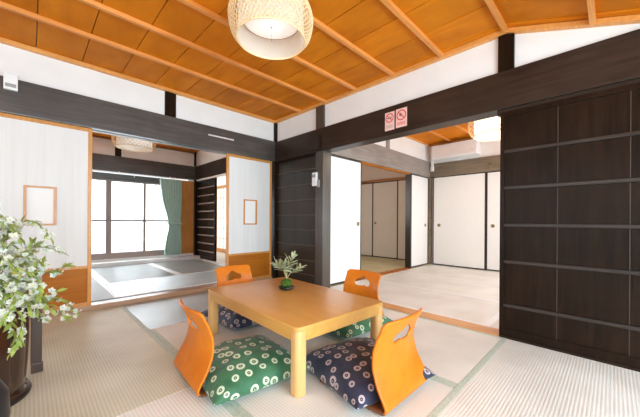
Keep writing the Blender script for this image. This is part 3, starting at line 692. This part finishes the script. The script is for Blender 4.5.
def make_cushion(name, label, loc, rz, matn, seed, size=0.56, thick=0.13, group=None):
    n = 44; bm = bmesh.new(); up, dn = {}, {}; uvc = {}
    h = size / 2; uvl = bm.loops.layers.uv.new('UVMap')
    def g(t): return math.copysign(1 - (1 - abs(t)) ** 1.45, t)
    S = [0.0]; fz = lambda u: thick * 0.72 * (max(0, 1 - abs(u) ** 2.6)) ** 0.46
    for k in range(400): S.append(S[-1] + math.hypot(h / 400, fz((k + 1) / 400) - fz(k / 400)))
    def arc(u):
        q = abs(u) * 400; i = min(int(q), 399); return math.copysign(S[i] + (S[i + 1] - S[i]) * (q - i), u)
    for i in range(n + 1):
        for j in range(n + 1):
            u, v = g(-1 + 2 * i / n), g(-1 + 2 * j / n)
            x = u * h * (1 - 0.06 * (1 - v * v) * abs(u)); y = v * h * (1 - 0.06 * (1 - u * u) * abs(v))
            prof = (max(0, 1 - abs(u) ** 2.6) * max(0, 1 - abs(v) ** 2.6)) ** 0.46
            rad = max(abs(u), abs(v)); ang = math.atan2(v, u)
            wr = 0.005 * noise2(u, v, seed) * prof + 0.004 * math.sin(ang * 18 + seed + 3 * u) * (rad ** 4) * prof
            lift = 0.022 + 0.012 * (u * v) ** 2
            up[i, j] = bm.verts.new((x, y, lift + thick * 0.72 * prof + wr))
            if 0 < i < n and 0 < j < n: dn[i, j] = bm.verts.new((x, y, lift - min(thick * 0.28 * prof, 0.022)))
            else: dn[i, j] = up[i, j]
            a_ = (arc(u), arc(v))
            uvc[up[i, j]] = a_
            if dn[i, j] is not up[i, j]: uvc[dn[i, j]] = a_
    for i in range(n):
        for j in range(n):
            fs = [bm.faces.new((up[i, j], up[i + 1, j], up[i + 1, j + 1], up[i, j + 1]))]
            f = [dn[i, j], dn[i, j + 1], dn[i + 1, j + 1], dn[i + 1, j]]
            if any(dn[k] is not up[k] for k in ((i, j), (i, j + 1), (i + 1, j + 1), (i + 1, j))):
                fs.append(bm.faces.new(f))
            for f in fs:
                for l in f.loops: l[uvl].uv = (uvc[l.vert][0] + seed, uvc[l.vert][1] + seed * 2)
    mb = MB(); mb.bm = bm
    o = mb.build(name, M[matn], None, smooth='all'); o.location = loc; o.rotation_euler = (0, 0, rz)
    return tag(o, label, 'cushion', group)
GC = 'legless chairs around the low table'
c0 = make_chair()
spots = [((-1.655, 0.615), R(-4), 'orange bent-plywood legless chair holding the nearest green cushion, back to the viewer'),
         ((-0.722, 1.35), R(90), 'orange bent-plywood legless chair holding the large navy cushion, right of the table'),
         ((-2.76, 1.48), R(-90), 'pale orange legless chair at the far left end of the table'),
         ((-1.65, 2.25), R(180), 'deep orange legless chair on the far long side of the table, before the open room')]
chairs = []
for i, ((x, y), rz, lab) in enumerate(spots):
    c = c0 if i == 0 else copy_tree(c0)
    c.location = (x, y, 0.0015); c.rotation_euler = (0, 0, rz); tag(c, lab, 'floor chair', GC); chairs.append(c)
GZ = 'round-patterned floor cushions'
ZK = 0.0175
make_cushion('floor_cushion', 'green cushion with cream ring flowers in the nearest chair, left of the front table leg', (-1.535, 0.905, ZK), R(-5), 'green', 0.4, 0.56, 0.16, GZ)
make_cushion('floor_cushion', 'big navy cushion with pale ring flowers in the right chair, lit by the window', (-1.025, 1.385, ZK), R(-12), 'navy', 1.9, 0.57, 0.16, GZ)
make_cushion('floor_cushion', 'navy patterned cushion half under the left end of the table', (-2.38, 1.41, ZK), R(3), 'navy', 3.1, 0.58, 0.15, GZ)
make_cushion('floor_cushion', 'green patterned cushion on the far side under the table', (-1.62, 1.94, ZK), R(-4), 'green', 5.2, 0.57, 0.15, GZ)
# ================================================================== BAMBOO LAMPS
def bez(prof, n=5): return catmull(prof, n)
def bamboo_lamp(label, x, y, ztop, scale, glow_m, n=52):
    t = thing('ceiling_lamp', label, 'lamp', (x, y, ztop - 0.03))
    MB().lathe([(0.001, -0.03), (0.09, -0.03), (0.09, 0.029), (0.001, 0.029)], 32).build('mount', M['white_metal'], t, smooth=True)
    Rm, Rb, Hh = 0.272 * scale, 0.220 * scale, 0.285 * scale
    prof = [(Rb, -Hh), (Rm * 0.93, -Hh + 0.035 * scale), (Rm, -Hh * 0.62), (Rm * 0.985, -Hh * 0.42), (Rm * 0.86, -Hh * 0.15), (Rm * 0.70, -0.01)]
    cur = catmull(prof, 5)
    def rad(f):
        k = f * (len(cur) - 1); i = min(int(k), len(cur) - 2); u = k - i
        return cur[i][0] + (cur[i + 1][0] - cur[i][0]) * u, cur[i][1] + (cur[i + 1][1] - cur[i][1]) * u
    lat = MB()
    for sgn in (1, -1):
        for k in range(n):
            pts = []
            for q in range(19):
                f = q / 18; r_, z_ = rad(f); a = 2 * PI * k / n + sgn * f * 1.15
                pts.append((r_ * math.cos(a), r_ * math.sin(a), z_))
            lat.tube(pts, 0.0030 * scale, 5, cap=False)
    lat.build('bamboo_lattice', M['bamboo'], t, smooth='all')
    rim = MB()
    for (r_, z_, w_) in ((Rb, -Hh, 0.006),):
        rim.lathe([(r_ + w_ * math.cos(a), z_ + w_ * math.sin(a)) for a in [2 * PI * i / 8 for i in range(8)]], 64, closed=True)
    rr = MB().lathe([(0.189 * scale + 0.003 * math.cos(a), -0.158 * scale + 0.003 * math.sin(a)) for a in [2 * PI * i / 6 for i in range(6)]], 48, closed=True).build('diffuser_rim', M['brass'], t, smooth='all')
    rim.build('bamboo_rim', M['bamboo'], t, smooth='all')
    MB().lathe([(Rb - 0.006, -Hh + 0.004), (Rb - 0.006, -Hh * 0.5), (Rb - 0.010, -0.004)], 96).build('paper_liner', M['paper'], t, smooth='all')
    o = t.children[-1]
    bm = bmesh.new(); bm.from_mesh(o.data)
    bmesh.ops.delete(bm, geom=[f for f in bm.faces if len(f.verts) > 4], context='FACES'); bm.to_mesh(o.data); bm.free()
    MB().lathe([(0.001, -0.195 * scale), (0.08 * scale, -0.192 * scale), (0.15 * scale, -0.180 * scale), (0.186 * scale, -0.16 * scale), (0.188 * scale, -0.06 * scale), (0.16 * scale, -0.03)], 48).build('diffuser', glow_m, t, smooth='all')
    MB().lathe([(0.001, -0.203 * scale), (0.007, -0.200 * scale), (0.007, -0.190 * scale)], 12).build('diffuser_knob', M['grey_plastic'], t, smooth='all')
    MB().tube([(0, 0.0, -0.20 * scale), (0.001, 0.0, -Hh * 1.03)], 0.0014, 6).build('pull_cord', M['grey_plastic'], t)
    return t
bamboo_lamp('large round bamboo lattice lamp with white diffuser under the main ceiling', -1.592, 1.122, ZC - 0.02, 1.0, M['lamp'])
bamboo_lamp('round bamboo lamp seen edge-on at the top of the left doorway', -5.55, 1.22, Z2, 1.15, M['lamp'], n=30)
bamboo_lamp('bright round lamp of the farther room, cut by the right dark door', -1.14, 4.62, Z3, 1.35, M['lamp2'], n=30)
for nm, (x, y, z), e_, c_ in (('lamp_light', (-1.585, 1.11, 2.17), 0.5, (1, 0.93, 0.85)), ('lamp_light_guest', (-1.14, 4.62, 2.24), 26, (1, 0.9, 0.78))):
    d = bpy.data.lights.new(nm, 'POINT'); d.energy = e_; d.color = c_; d.shadow_soft_size = 0.12
    o = bpy.data.objects.new(nm, d); o.location = (x, y, z); COL.objects.link(o)
# ================================================================== PLANT ON THE TABLE
rnd = random.Random(4)
pl = thing('moss_ball_plant', 'small moss ball with narrow-leaved seedling in a black dish on the table', 'plant', (-1.812, 1.438, TZ + 0.0018))
MB().lathe([(0.001, 0.0), (0.035, 0.0), (0.058, 0.010), (0.066, 0.022), (0.062, 0.024), (0.05, 0.012), (0.001, 0.008)], 32).build('dish', M['black'], pl, smooth='all')
mb = MB(); b = bmesh.new(); bmesh.ops.create_icosphere(b, subdivisions=4, radius=0.05)
for v in b.verts:
    k = 0.86 + 0.06 * noise2(v.co.x * 12, v.co.y * 12 + v.co.z * 9, 2) + rnd.uniform(-.03, .03); v.co = Vector((v.co.x * k, v.co.y * k, v.co.z * k * 0.82 + 0.05))
mb.add(b)
M['moss'] = plain('moss', (0.06, 0.12, 0.02), 0.95, 0.1, 0.5, 60, 0.8)
M['leaf_pale'] = plain('pale_leaf', (0.64, 0.72, 0.50), 0.45, 0.4, 0.2, 20)
M['stem'] = plain('stem', (0.42, 0.36, 0.18), 0.7, 0.2, 0.2, 30)
mb.build('moss_ball', M['moss'], pl, smooth='all')
def leaf_mesh(name, L_, W_, mat, curl=0.15, seg=6):
    bm = bmesh.new(); rows = []
    for i in range(seg + 1):
        t = i / seg; w_ = W_ * 0.5 * (math.sin(PI * min(1, t * 0.94 + 0.06)) ** 0.8) + 0.0004
        z = -curl * L_ * t * t
        rows.append([bm.verts.new((t * L_, -w_, z + w_ * 0.3)), bm.verts.new((t * L_, 0, z)), bm.verts.new((t * L_, w_, z + w_ * 0.3))])
    for a, b_ in zip(rows[:-1], rows[1:]):
        for k in (0, 1): bm.faces.new((a[k], a[k + 1], b_[k + 1], b_[k]))
    for f in list(bm.faces): f.smooth = True
    me = bpy.data.meshes.new(name); 
    r = bmesh.ops.solidify(bm, geom=bm.faces[:], thickness=0.0009)
    bm.to_mesh(me); bm.free(); me.materials.append(mat); return me
leafA = leaf_mesh('leaf', 0.088, 0.020, M['leaf_pale'], 0.05)
def put(me, name, parent, loc, direction, roll, s):
    o = bpy.data.objects.new(name, me); COL.objects.link(o); o.parent = parent
    d = Vector(direction).normalized(); q = d.to_track_quat('X', 'Z')
    o.matrix_local = Matrix.Translation(loc) @ q.to_matrix().to_4x4() @ Matrix.Rotation(roll, 4, 'X') @ Matrix.Scale(s, 4)
    return o
RTV = Vector((math.cos(R(45.1)), math.sin(R(45.1)), 0)); FWV = Vector((-math.sin(R(45.1)), math.cos(R(45.1)), 0)); UPV = Vector((0, 0, 1))
stems = [((0, 0), (0.008, 0.08), (0.05, 0.17), 0), ((0, 0), (-0.035, 0.07), (-0.09, 0.11), 0.02), ((0, 0), (0.04, 0.055), (0.105, 0.09), -0.02), ((0, 0), (-0.008, 0.07), (-0.02, 0.13), -0.03)]
for (p0, p1, p2, dp) in stems:
    base = Vector((0, 0, 0.085))
    P = [base + RTV * a + UPV * b_ + FWV * dp * k for k, (a, b_) in enumerate((p0, p1, p2))]
    P = [Vector(p) for p in catmull([tuple(p) for p in P], 5)]
    st = MB().tube(P, 0.0042, 6, 0.0022).build('stem', M['stem'], pl, smooth='all')
    nl = 16
    for k in range(nl):
        f = 0.45 + 0.55 * k / (nl - 1); p = P[int(f * (len(P) - 1))]
        a = k * 2.4 + dp * 50; tdir = (P[-1] - P[-3]).normalized()
        side = (RTV * math.cos(a) + FWV * math.sin(a) * 0.7)
        d_ = side * 1.0 + tdir * (0.35 + 0.8 * f * (k > 8)) + UPV * 0.12
        put(leafA, 'leaf', st, p, d_, rnd.uniform(-.6, .6), rnd.uniform(0.7, 1.1) * (1 if k < 10 else 0.85))
# ================================================================== SIGNS, SWITCHES
M['sign_face'] = plain('sign_face', (0.85, 0.55, 0.50), 0.4, 0.4, 0.02)
M['sign_red'] = plain('sign_red', (0.65, 0.05, 0.045), 0.4)
M['sign_black'] = plain('sign_black', (0.06, 0.03, 0.03), 0.4)
M['sign_grey'] = plain('sign_grey', (0.45, 0.33, 0.30), 0.5)
def ring(mb, r0, r1, y0, y1, n=36):
    mb_ = bmesh.new(); rows = []
    for i in range(n):
        a = 2 * PI * i / n; rows.append([mb_.verts.new((r * math.cos(a), yy, r * math.sin(a))) for r, yy in ((r0, y0), (r1, y0), (r1, y1), (r0, y1))])
    for i in range(n):
        A, B_ = rows[i], rows[(i + 1) % n]
        for k in range(4): mb_.faces.new((A[k], A[(k + 1) % 4], B_[(k + 1) % 4], B_[k]))
    return mb_
def sign(label, x0, x1, z0, z1, kind):
    yf = YR - 0.03; t = thing('prohibition_sign', label, 'sign', ((x0 + x1) / 2, yf - 0.002, z0), 0, 'prohibition signs on the beam')
    W, H = x1 - x0, z1 - z0
    B(-W / 2, W / 2, -0.002, 0.0015, 0, H, bev=0.0006, seg=1).build('plate', M['sign_face'], t)
    c = (0, 0, H - W * 0.5 - 0.006); r = W * 0.43
    mb = MB(); mb.add(ring(mb, r * 0.80, r, -0.0032, -0.0021), Matrix.Translation(c))
    b = bmesh.new(); bmesh.ops.create_cube(b, size=1); b.transform(Matrix.Translation(c) @ Matrix.Rotation(R(45), 4, 'Y') @ Matrix.Diagonal((r * 1.8, 0.0011, r * 0.17, 1)) ); b.transform(Matrix.Translation((0, -0.00265, 0)))
    mb.add(b); mb.build('prohibition_ring', M['sign_red'], t)
    g = MB()
    if kind == 0:   # cigarette with smoke
        g.box(-r * .6, r * .35, -0.0030, -0.0021, c[2] - r * .12, c[2] + r * .06); g.box(r * .40, r * .52, -0.0030, -0.0021, c[2] - r * .12, c[2] + r * .06)
        g.box(r * .36, r * .44, -0.0030, -0.0021, c[2] + r * .15, c[2] + r * .45)
    else:           # flame over a match
        g.prism([(-r * .45, r * .05), (-r * .15, r * .5), (-r * .02, r * .15), (r * .15, r * .28), (r * .1, -r * .05), (-r * .2, -r * .15)], 0, 0.0009)
        for v in g.bm.verts: v.co = Vector((v.co.x, -0.0030 + v.co.z, c[2] + v.co.y))
    g.build('pictogram', M['sign_black'], t)
    tx = MB()
    for k, wv in enumerate((0.74, 0.62) if kind == 0 else (0.7, 0.74)):
        zz = H * 0.24 - k * H * 0.085
        tx.box(-W * wv / 2, W * wv / 2, -0.0028, -0.0021, zz - H * 0.018, zz + H * 0.018)
    tx.build('caption_line', M['sign_red'] if kind else M['sign_grey'], t)
sign('left pink prohibition sign with a struck-out cigarette on the dark beam', -1.687, -1.577, 1.842, 2.030, 0)
sign('right pink prohibition sign with a struck-out flame on the dark beam', -1.560, -1.437, 1.848, 2.035, 1)
sb = thing('wall_sensor', 'white plastic box hanging at the top of the left beam, at the left edge', 'sensor', (XL + 0.03, -0.12, 1.99))
B(0, 0.035, -0.04, 0.045, 0.0, 0.135, bev=0.006).build('housing', M['white_metal'], sb)
B(0.034, 0.037, -0.03, 0.035, 0.02, 0.05, bev=0.001).build('sensor_window', M['grey_plastic'], sb)
tag(B(XL + 0.03, XL + 0.036, 1.60, 1.95, 1.975, 1.993, bev=0.001).build('wooden_strip', M['pale_wood']), 'thin pale wooden strip fixed on the dark beam above the left doorway', 'strip')
ic = thing('wall_intercom', 'white handset box mounted on the dark post beside the opening', 'intercom', (-2.735, YR - 0.02, 1.335))
B(-0.045, 0.035, -0.03, 0, 0.02, 0.195, bev=0.006).build('housing', M['white_metal'], ic)
B(0.035, 0.075, -0.018, 0, 0.0, 0.095, bev=0.005).build('holder', M['grey_plastic'], ic)
B(-0.038, 0.022, -0.034, -0.029, 0.13, 0.17, bev=0.002).build('display', M['grey_plastic'], ic)
# ================================================================== AIR CONDITIONER
ac = thing('air_conditioner', 'white wall air conditioner high on the far wall of the farther room', 'air conditioner', (-2.20, Y3, 2.17))
MB().prism(rrect(-0.43, 0.43, -0.22, -0.005, 0.02), 0.0, 0.27, bev=0.015).build('body', M['white_metal'], ac, smooth=True)
B(-0.41, 0.41, -0.232, -0.215, 0.02, 0.075, bev=0.004).build('louvre', M['white_metal'], ac)
mb = MB()
for k in range(9): mb.box(-0.40, 0.40, -0.20 + k * 0.02, -0.19 + k * 0.02, 0.27, 0.274)
mb.build('intake_grille', M['grey_plastic'], ac)
B(0.33, 0.36, -0.223, -0.219, 0.10, 0.105).build('indicator', M['grey_plastic'], ac)
pc = thing('pipe_cover', 'white pipe cover in the corner beside the air conditioner', 'pipe cover', (X3 + 0.09, Y3 - 0.06, 1.96))
B(-0.03, 0.03, -0.03, 0.03, 0, 0.10, bev=0.008).build('elbow', M['white_metal'], pc)
B(-0.022, 0.022, -0.022, 0.022, 0.10, 0.46, bev=0.006).build('duct', M['white_metal'], pc)
pr = tag(MB().tube([(-1.60, Y3 - 0.045, 1.90), (-1.60, Y3 - 0.05, 1.99)], 0.012, 10).build('beam_hook', M['brass'], smooth='all'), 'small brass hook on the olive beam above the far white doors', 'hook')
# ================================================================== CURTAIN
cu = thing('curtain', 'green gathered curtain tied at the right end of the big window', 'curtain', (X2 + 0.10, 2.09, 0.17))
bm = bmesh.new(); rows = []
nz_, ny_ = 40, 64; H = 1.585
for j in range(nz_ + 1):
    v = j / nz_; z = v * H
    pinch = math.exp(-((v - 0.42) / 0.22) ** 2)
    y0 = -0.14 + 0.10 * pinch + 0.03 * (1 - v) * (v < .42); y1 = 0.23 - 0.02 * pinch
    if v > 0.42: y0 -= 0.10 * ((v - 0.42) / 0.58) ** 1.3 * 0.6
    row = []
    for i in range(ny_ + 1):
        u = i / ny_; a = 0.028 * (1 - 0.3 * pinch)
        row.append(bm.verts.new((a * math.sin(u * 2 * PI * 8 + 0.5 * math.sin(v * 5)), y0 + (y1 - y0) * u, z)))
    rows.append(row)
for j in range(nz_):
    for i in range(ny_): bm.faces.new((rows[j][i], rows[j][i + 1], rows[j + 1][i + 1], rows[j + 1][i]))
mb = MB(); mb.bm = bm; solid(mb.build('cloth', M['curtain'], cu, smooth='all'), 0.003)
tb_ = MB(); tb_.lathe([(1, -0.02), (1.04, 0), (1, 0.02), (0.96, 0)], 32, closed=True)
for v in tb_.bm.verts: v.co = Vector((v.co.x * 0.036, 0.095 + v.co.y * 0.14, 0.65 + v.co.z))
tb_.build('tie_band', M['curtain'], cu, smooth='all')
cr = thing('curtain_rail', 'white curtain rail running across the top of the big window', 'curtain rail', (X2 + 0.06, 0.3, 1.775))
B(-0.012, 0.012, -1.6, 1.9, 0.0, 0.022, bev=0.003).build('rail', M['white_metal'], cr)
for yy in (-1.4, -0.2, 0.9, 1.8): B(-0.06, 0.01, yy - 0.01, yy + 0.01, 0.022, 0.034).build('bracket', M['white_metal'], cr)
B(0.0, 0.008, 1.14, 1.15, -0.05, 0.0).build('hook', M['white_metal'], cr)
# ================================================================== LEFT FOREGROUND: screen, stand, vase, blossoms
M['lacquer'] = wood('brown_lacquer', (0.022, 0.009, 0.006), (0.05, 0.02, 0.011), 2, 0.16, 0.6, 2, 0.03, coat=0.5)
M['lacquer_flat'] = wood('brown_board', (0.05, 0.026, 0.016), (0.09, 0.05, 0.032), 2, 0.3, 0.5, 2, 0.03, coat=0.2)
M['black_glaze'] = plain('black_glaze', (0.02, 0.022, 0.026), 0.35, 0.5, 0.2)
vs_ = thing('floor_vase', 'tall dark brown fluted lacquer vase standing at the left edge', 'vase', (-2.19, -0.21, 0))
n = 160; bm = bmesh.new(); rows = []
prof = [(0.205, 0.0), (0.212, 0.01), (0.212, 0.035), (0.200, 0.05), (0.203, 0.08), (0.21, 0.20), (0.212, 0.35), (0.205, 0.48), (0.19, 0.56), (0.165, 0.60), (0.15, 0.61), (0.14, 0.60), (0.14, 0.50), (0.15, 0.2), (0.0005, 0.19)]
prof = catmull(prof, 3)
for r_, z_ in prof:
    row = []
    for i in range(n):
        a = 2 * PI * i / n; fl = 0.0
        if 0.085 < z_ < 0.55 and r_ > 0.17: fl = -0.012 * max(0, math.cos(a * 14)) ** 2 * min(1, (z_ - 0.085) / 0.03, (0.55 - z_) / 0.05)
        row.append(bm.verts.new(((r_ + fl) * math.cos(a), (r_ + fl) * math.sin(a), max(0, z_))))
    rows.append(row)
for A, B_ in zip(rows[:-1], rows[1:]):
    for i in range(n): bm.faces.new((A[i], A[(i + 1) % n], B_[(i + 1) % n], B_[i]))
bm.faces.new(rows[0][::-1])
mb = MB(); mb.bm = bm; mb.build('vase_body', M['lacquer'], vs_, smooth='all')
MB().lathe([(0.190, 0.0), (0.222, 0.0), (0.224, 0.012), (0.218, 0.022), (0.214, 0.022), (0.190, 0.022)], 64, closed=True).build('base_ring', M['black'], vs_, smooth=True)
jar = tag(MB().lathe([(0.001, 0), (0.085, 0), (0.10, 0.02), (0.115, 0.12), (0.11, 0.21), (0.09, 0.25), (0.085, 0.26), (0.075, 0.25), (0.08, 0.15), (0.001, 0.1)], 40).build('jar', M['black_glaze'], smooth='all'), 'black jar at the very left edge in front of the brown vase', 'jar')
jar.location = (-1.72, -0.165, 0)
sc_ = thing('standing_screen', 'narrow dark board screen standing behind the vase, with a foot', 'screen', (-2.385, 0.035, 0))
B(-0.009, 0.009, -0.027, 0.022, 0.05, 0.42, bev=0.003).build('board', M['lacquer_flat'], sc_)
B(-0.008, 0.008, -0.025, 0.020, 0.42, 0.60, bev=0.003).build('grey_reflection_panel', M['grey_plastic'], sc_)  # upper end of the board, its grey reflection put into the colour
B(-0.012, 0.012, -0.025, 0.027, 0.0, 0.055, bev=0.004).build('foot', M['lacquer_flat'], sc_)
gp = thing('glass_screen', 'glass panel with a thin black edge post above the blossoms at the left', 'glass panel', (-2.62, -0.17, 0))
B(-0.01, 0.01, -0.008, 0.008, 0.0, 1.055, bev=0.002).build('edge_post', M['black'], gp)
B(-0.9, -0.01, -0.003, 0.003, 0.06, 1.045).build('glass_pane', M['glass'], gp)
B(-0.9, -0.01, -0.006, 0.006, 1.045, 1.055).build('top_rail', M['white_metal'], gp)
B(-0.9, 0.02, -0.03, 0.03, 0.0, 0.05, bev=0.004).build('foot_rail', M['lacquer_flat'], gp)
# blossoms on arching branches
M['petal'] = plain('petal', (0.88, 0.88, 0.80), 0.6, 0.2, 0.04, 40)
M['flower_leaf'] = plain('fresh_leaf', (0.26, 0.42, 0.08), 0.5, 0.3, 0.35, 25)
M['flower_leaf_light'] = plain('young_leaf', (0.50, 0.60, 0.16), 0.5, 0.3, 0.35, 25)
M['twig'] = plain('twig', (0.20, 0.15, 0.07), 0.7, 0.2, 0.3, 40)
fb = thing('blossom_branches', 'spray of white blossoms and fresh green leaves arching out of the brown vase', 'flowers', (-2.145, -0.165, 0.60))
camM = CAMROT.to_3x3()
def px(x, y, depth):
    c, s = math.cos(R(0.4)), math.sin(R(0.4)); u, v = x - 320, y - 221
    U = u * c + v * s; V = -u * s + v * c
    return Vector((0, 0, 0.9)) + (FWV * FPX + RTV * U - UPV * V) * (depth / FPX)
ORG = Vector((-2.145, -0.165, 0.60))
def blossom_mesh():
    bm = bmesh.new()
    for k in range(5):
        a = 2 * PI * k / 5; ca, sa = math.cos(a), math.sin(a)
        rows = []
        for i in range(5):
            t = i / 4; r_ = 0.003 + 0.017 * t; w_ = 0.0085 * math.sin(PI * (0.15 + 0.80 * t)) ; z = 0.008 * t * t + 0.002
            rows.append([bm.verts.new((r_ * ca - q * w_ * sa, r_ * sa + q * w_ * ca, z - abs(q) * 0.0015)) for q in (-1, 0, 1)])
        for A, B_ in zip(rows[:-1], rows[1:]):
            for q in (0, 1): bm.faces.new((A[q], A[q + 1], B_[q + 1], B_[q]))
    bmesh.ops.solidify(bm, geom=bm.faces[:], thickness=0.0006)
    b = bmesh.new(); bmesh.ops.create_icosphere(b, subdivisions=1, radius=0.0035); b.transform(Matrix.Translation((0, 0, 0.004)))
    m2 = bpy.data.meshes.new('t'); b.to_mesh(m2); b.free(); n0 = len(bm.faces); bm.from_mesh(m2); bpy.data.meshes.remove(m2)
    bm.faces.ensure_lookup_table()
    for f in bm.faces[n0:]: f.material_index = 1
    me = bpy.data.meshes.new('blossom'); bm.to_mesh(me); bm.free(); me.materials.append(M['petal']); me.materials.append(M['flower_leaf_light']); return me
BL = blossom_mesh(); LF1 = leaf_mesh('leaf', 0.055, 0.019, M['flower_leaf'], 0.2); LF2 = leaf_mesh('leaf', 0.05, 0.017, M['flower_leaf_light'], 0.25)
rnd = random.Random(11)
D0 = 1.40
branches = [  # pixel way-points read off the photo and the depth offset of the tip
    ([(8, 262), (25, 250), (45, 247), (60, 252)], 0.10), ([(5, 240), (22, 222), (38, 224), (50, 238)], 0.05), ([(0, 230), (5, 222), (12, 228), (22, 240)], -0.05),
    ([(15, 285), (35, 275), (52, 272), (66, 266)], 0.12), ([(12, 300), (35, 298), (60, 300), (80, 313)], 0.14), ([(10, 295), (28, 290), (48, 305), (66, 318)], 0.08),
    ([(5, 290), (14, 305), (22, 325), (12, 352)], -0.12), ([(0, 268), (14, 266), (28, 270), (40, 288)], -0.06), ([(-5, 280), (5, 282), (15, 300), (3, 322)], -0.15),
    ([(-12, 262), (-20, 240), (-28, 232), (-38, 236)], 0.0), ([(2, 262), (10, 245), (22, 252), (38, 262)], 0.0), ([(-10, 300), (-25, 295), (-40, 305), (-50, 320)], 0.05),
    ([(4, 278), (18, 280), (30, 284), (36, 296)], -0.02), ([(0, 256), (12, 252), (24, 262), (32, 268)], 0.06)]
more = [([(-2, 250), (-8, 238), (-4, 228), (6, 226)], 0.0), ([(0, 275), (8, 262), (18, 256), (30, 250)], -0.08), ([(6, 285), (22, 282), (34, 270), (44, 262)], 0.03),
    ([(3, 292), (12, 288), (22, 296), (30, 310)], -0.08), ([(-4, 270), (2, 258), (10, 262), (20, 274)], -0.12), ([(0, 300), (6, 312), (12, 326), (20, 340)], -0.1),
    ([(-5, 262), (-2, 246), (6, 236), (16, 232)], 0.06), ([(10, 280), (24, 268), (30, 258), (34, 244)], 0.08), ([(6, 298), (24, 304), (42, 302), (56, 292)], 0.10), ([(-3, 285), (3, 296), (0, 308), (-4, 318)], -0.1),
    ([(4, 274), (16, 290), (30, 300), (44, 318)], 0.02), ([(-14, 280), (-22, 270), (-30, 262), (-36, 270)], 0.02)]
branches += more
NB = NL = 0
extraB, extraL = bmesh.new(), bmesh.new()
def stuff_add(bm, me, mtx):
    n0 = len(bm.verts); bm.from_mesh(me); bm.verts.ensure_lookup_table()
    for v in bm.verts[n0:]: v.co = mtx @ v.co
for way, dz in branches:
    pts = [ORG + Vector((rnd.uniform(-.05, .05), rnd.uniform(-.05, .05), -0.05))]
    for k, (a, b_) in enumerate(way): pts.append(px(a, b_, D0 + dz * (k + 1) / len(way)))
    C_ = [Vector(p) for p in catmull([tuple(p) for p in pts], 6)]
    br = MB().tube([p - ORG for p in C_], 0.0028, 6, 0.001).build('branch', M['twig'], fb, smooth='all')
    N_ = len(C_); nb_here = nl_here = 0
    for k in range(6, N_):
        p = C_[k] - ORG
        for q in range(rnd.choice((0, 1, 1, 2))):
            off = Vector((rnd.uniform(-.022, .022), rnd.uniform(-.022, .022), rnd.uniform(-.022, .018)))
            d_ = Vector((0.7, -0.4, 0.4)) + Vector((rnd.uniform(-.9, .9), rnd.uniform(-.9, .9), rnd.uniform(-.7, .7)))
            mt = Matrix.Translation(p + off) @ d_.normalized().to_track_quat('Z', 'Y').to_matrix().to_4x4() @ Matrix.Scale(rnd.uniform(0.6, 0.95), 4)
            if nb_here < 4 and NB < 98:
                o = bpy.data.objects.new('blossom', BL); COL.objects.link(o); o.parent = br; o.matrix_local = mt; NB += 1; nb_here += 1
            else: stuff_add(extraB, BL, mt)
        for q in range(rnd.choice((1, 1, 2))):
            d_ = (C_[k] - C_[k - 1]).normalized() + Vector((rnd.uniform(-.8, .8), rnd.uniform(-.8, .8), rnd.uniform(-.6, .6)))
            sc = rnd.uniform(0.5, 0.95); me = LF1 if rnd.random() < 0.42 else LF2
            if nl_here < 4 and NL < 98: put(me, 'leaf', br, p, d_, rnd.uniform(-1, 1), sc); NL += 1; nl_here += 1
            else: stuff_add(extraL, me, Matrix.Translation(p) @ d_.normalized().to_track_quat('X', 'Z').to_matrix().to_4x4() @ Matrix.Rotation(rnd.uniform(-1, 1), 4, 'X') @ Matrix.Scale(sc, 4))
for bm_, nm, mats in ((extraB, 'blossom_cluster', ('petal', 'flower_leaf_light')), (extraL, 'leaf_cluster', ('flower_leaf_light',))):
    me = bpy.data.meshes.new(nm); bm_.to_mesh(me); bm_.free()
    for q in mats: me.materials.append(M[q])
    o = bpy.data.objects.new(nm, me); COL.objects.link(o); o.parent = fb; o['kind'] = 'stuff'
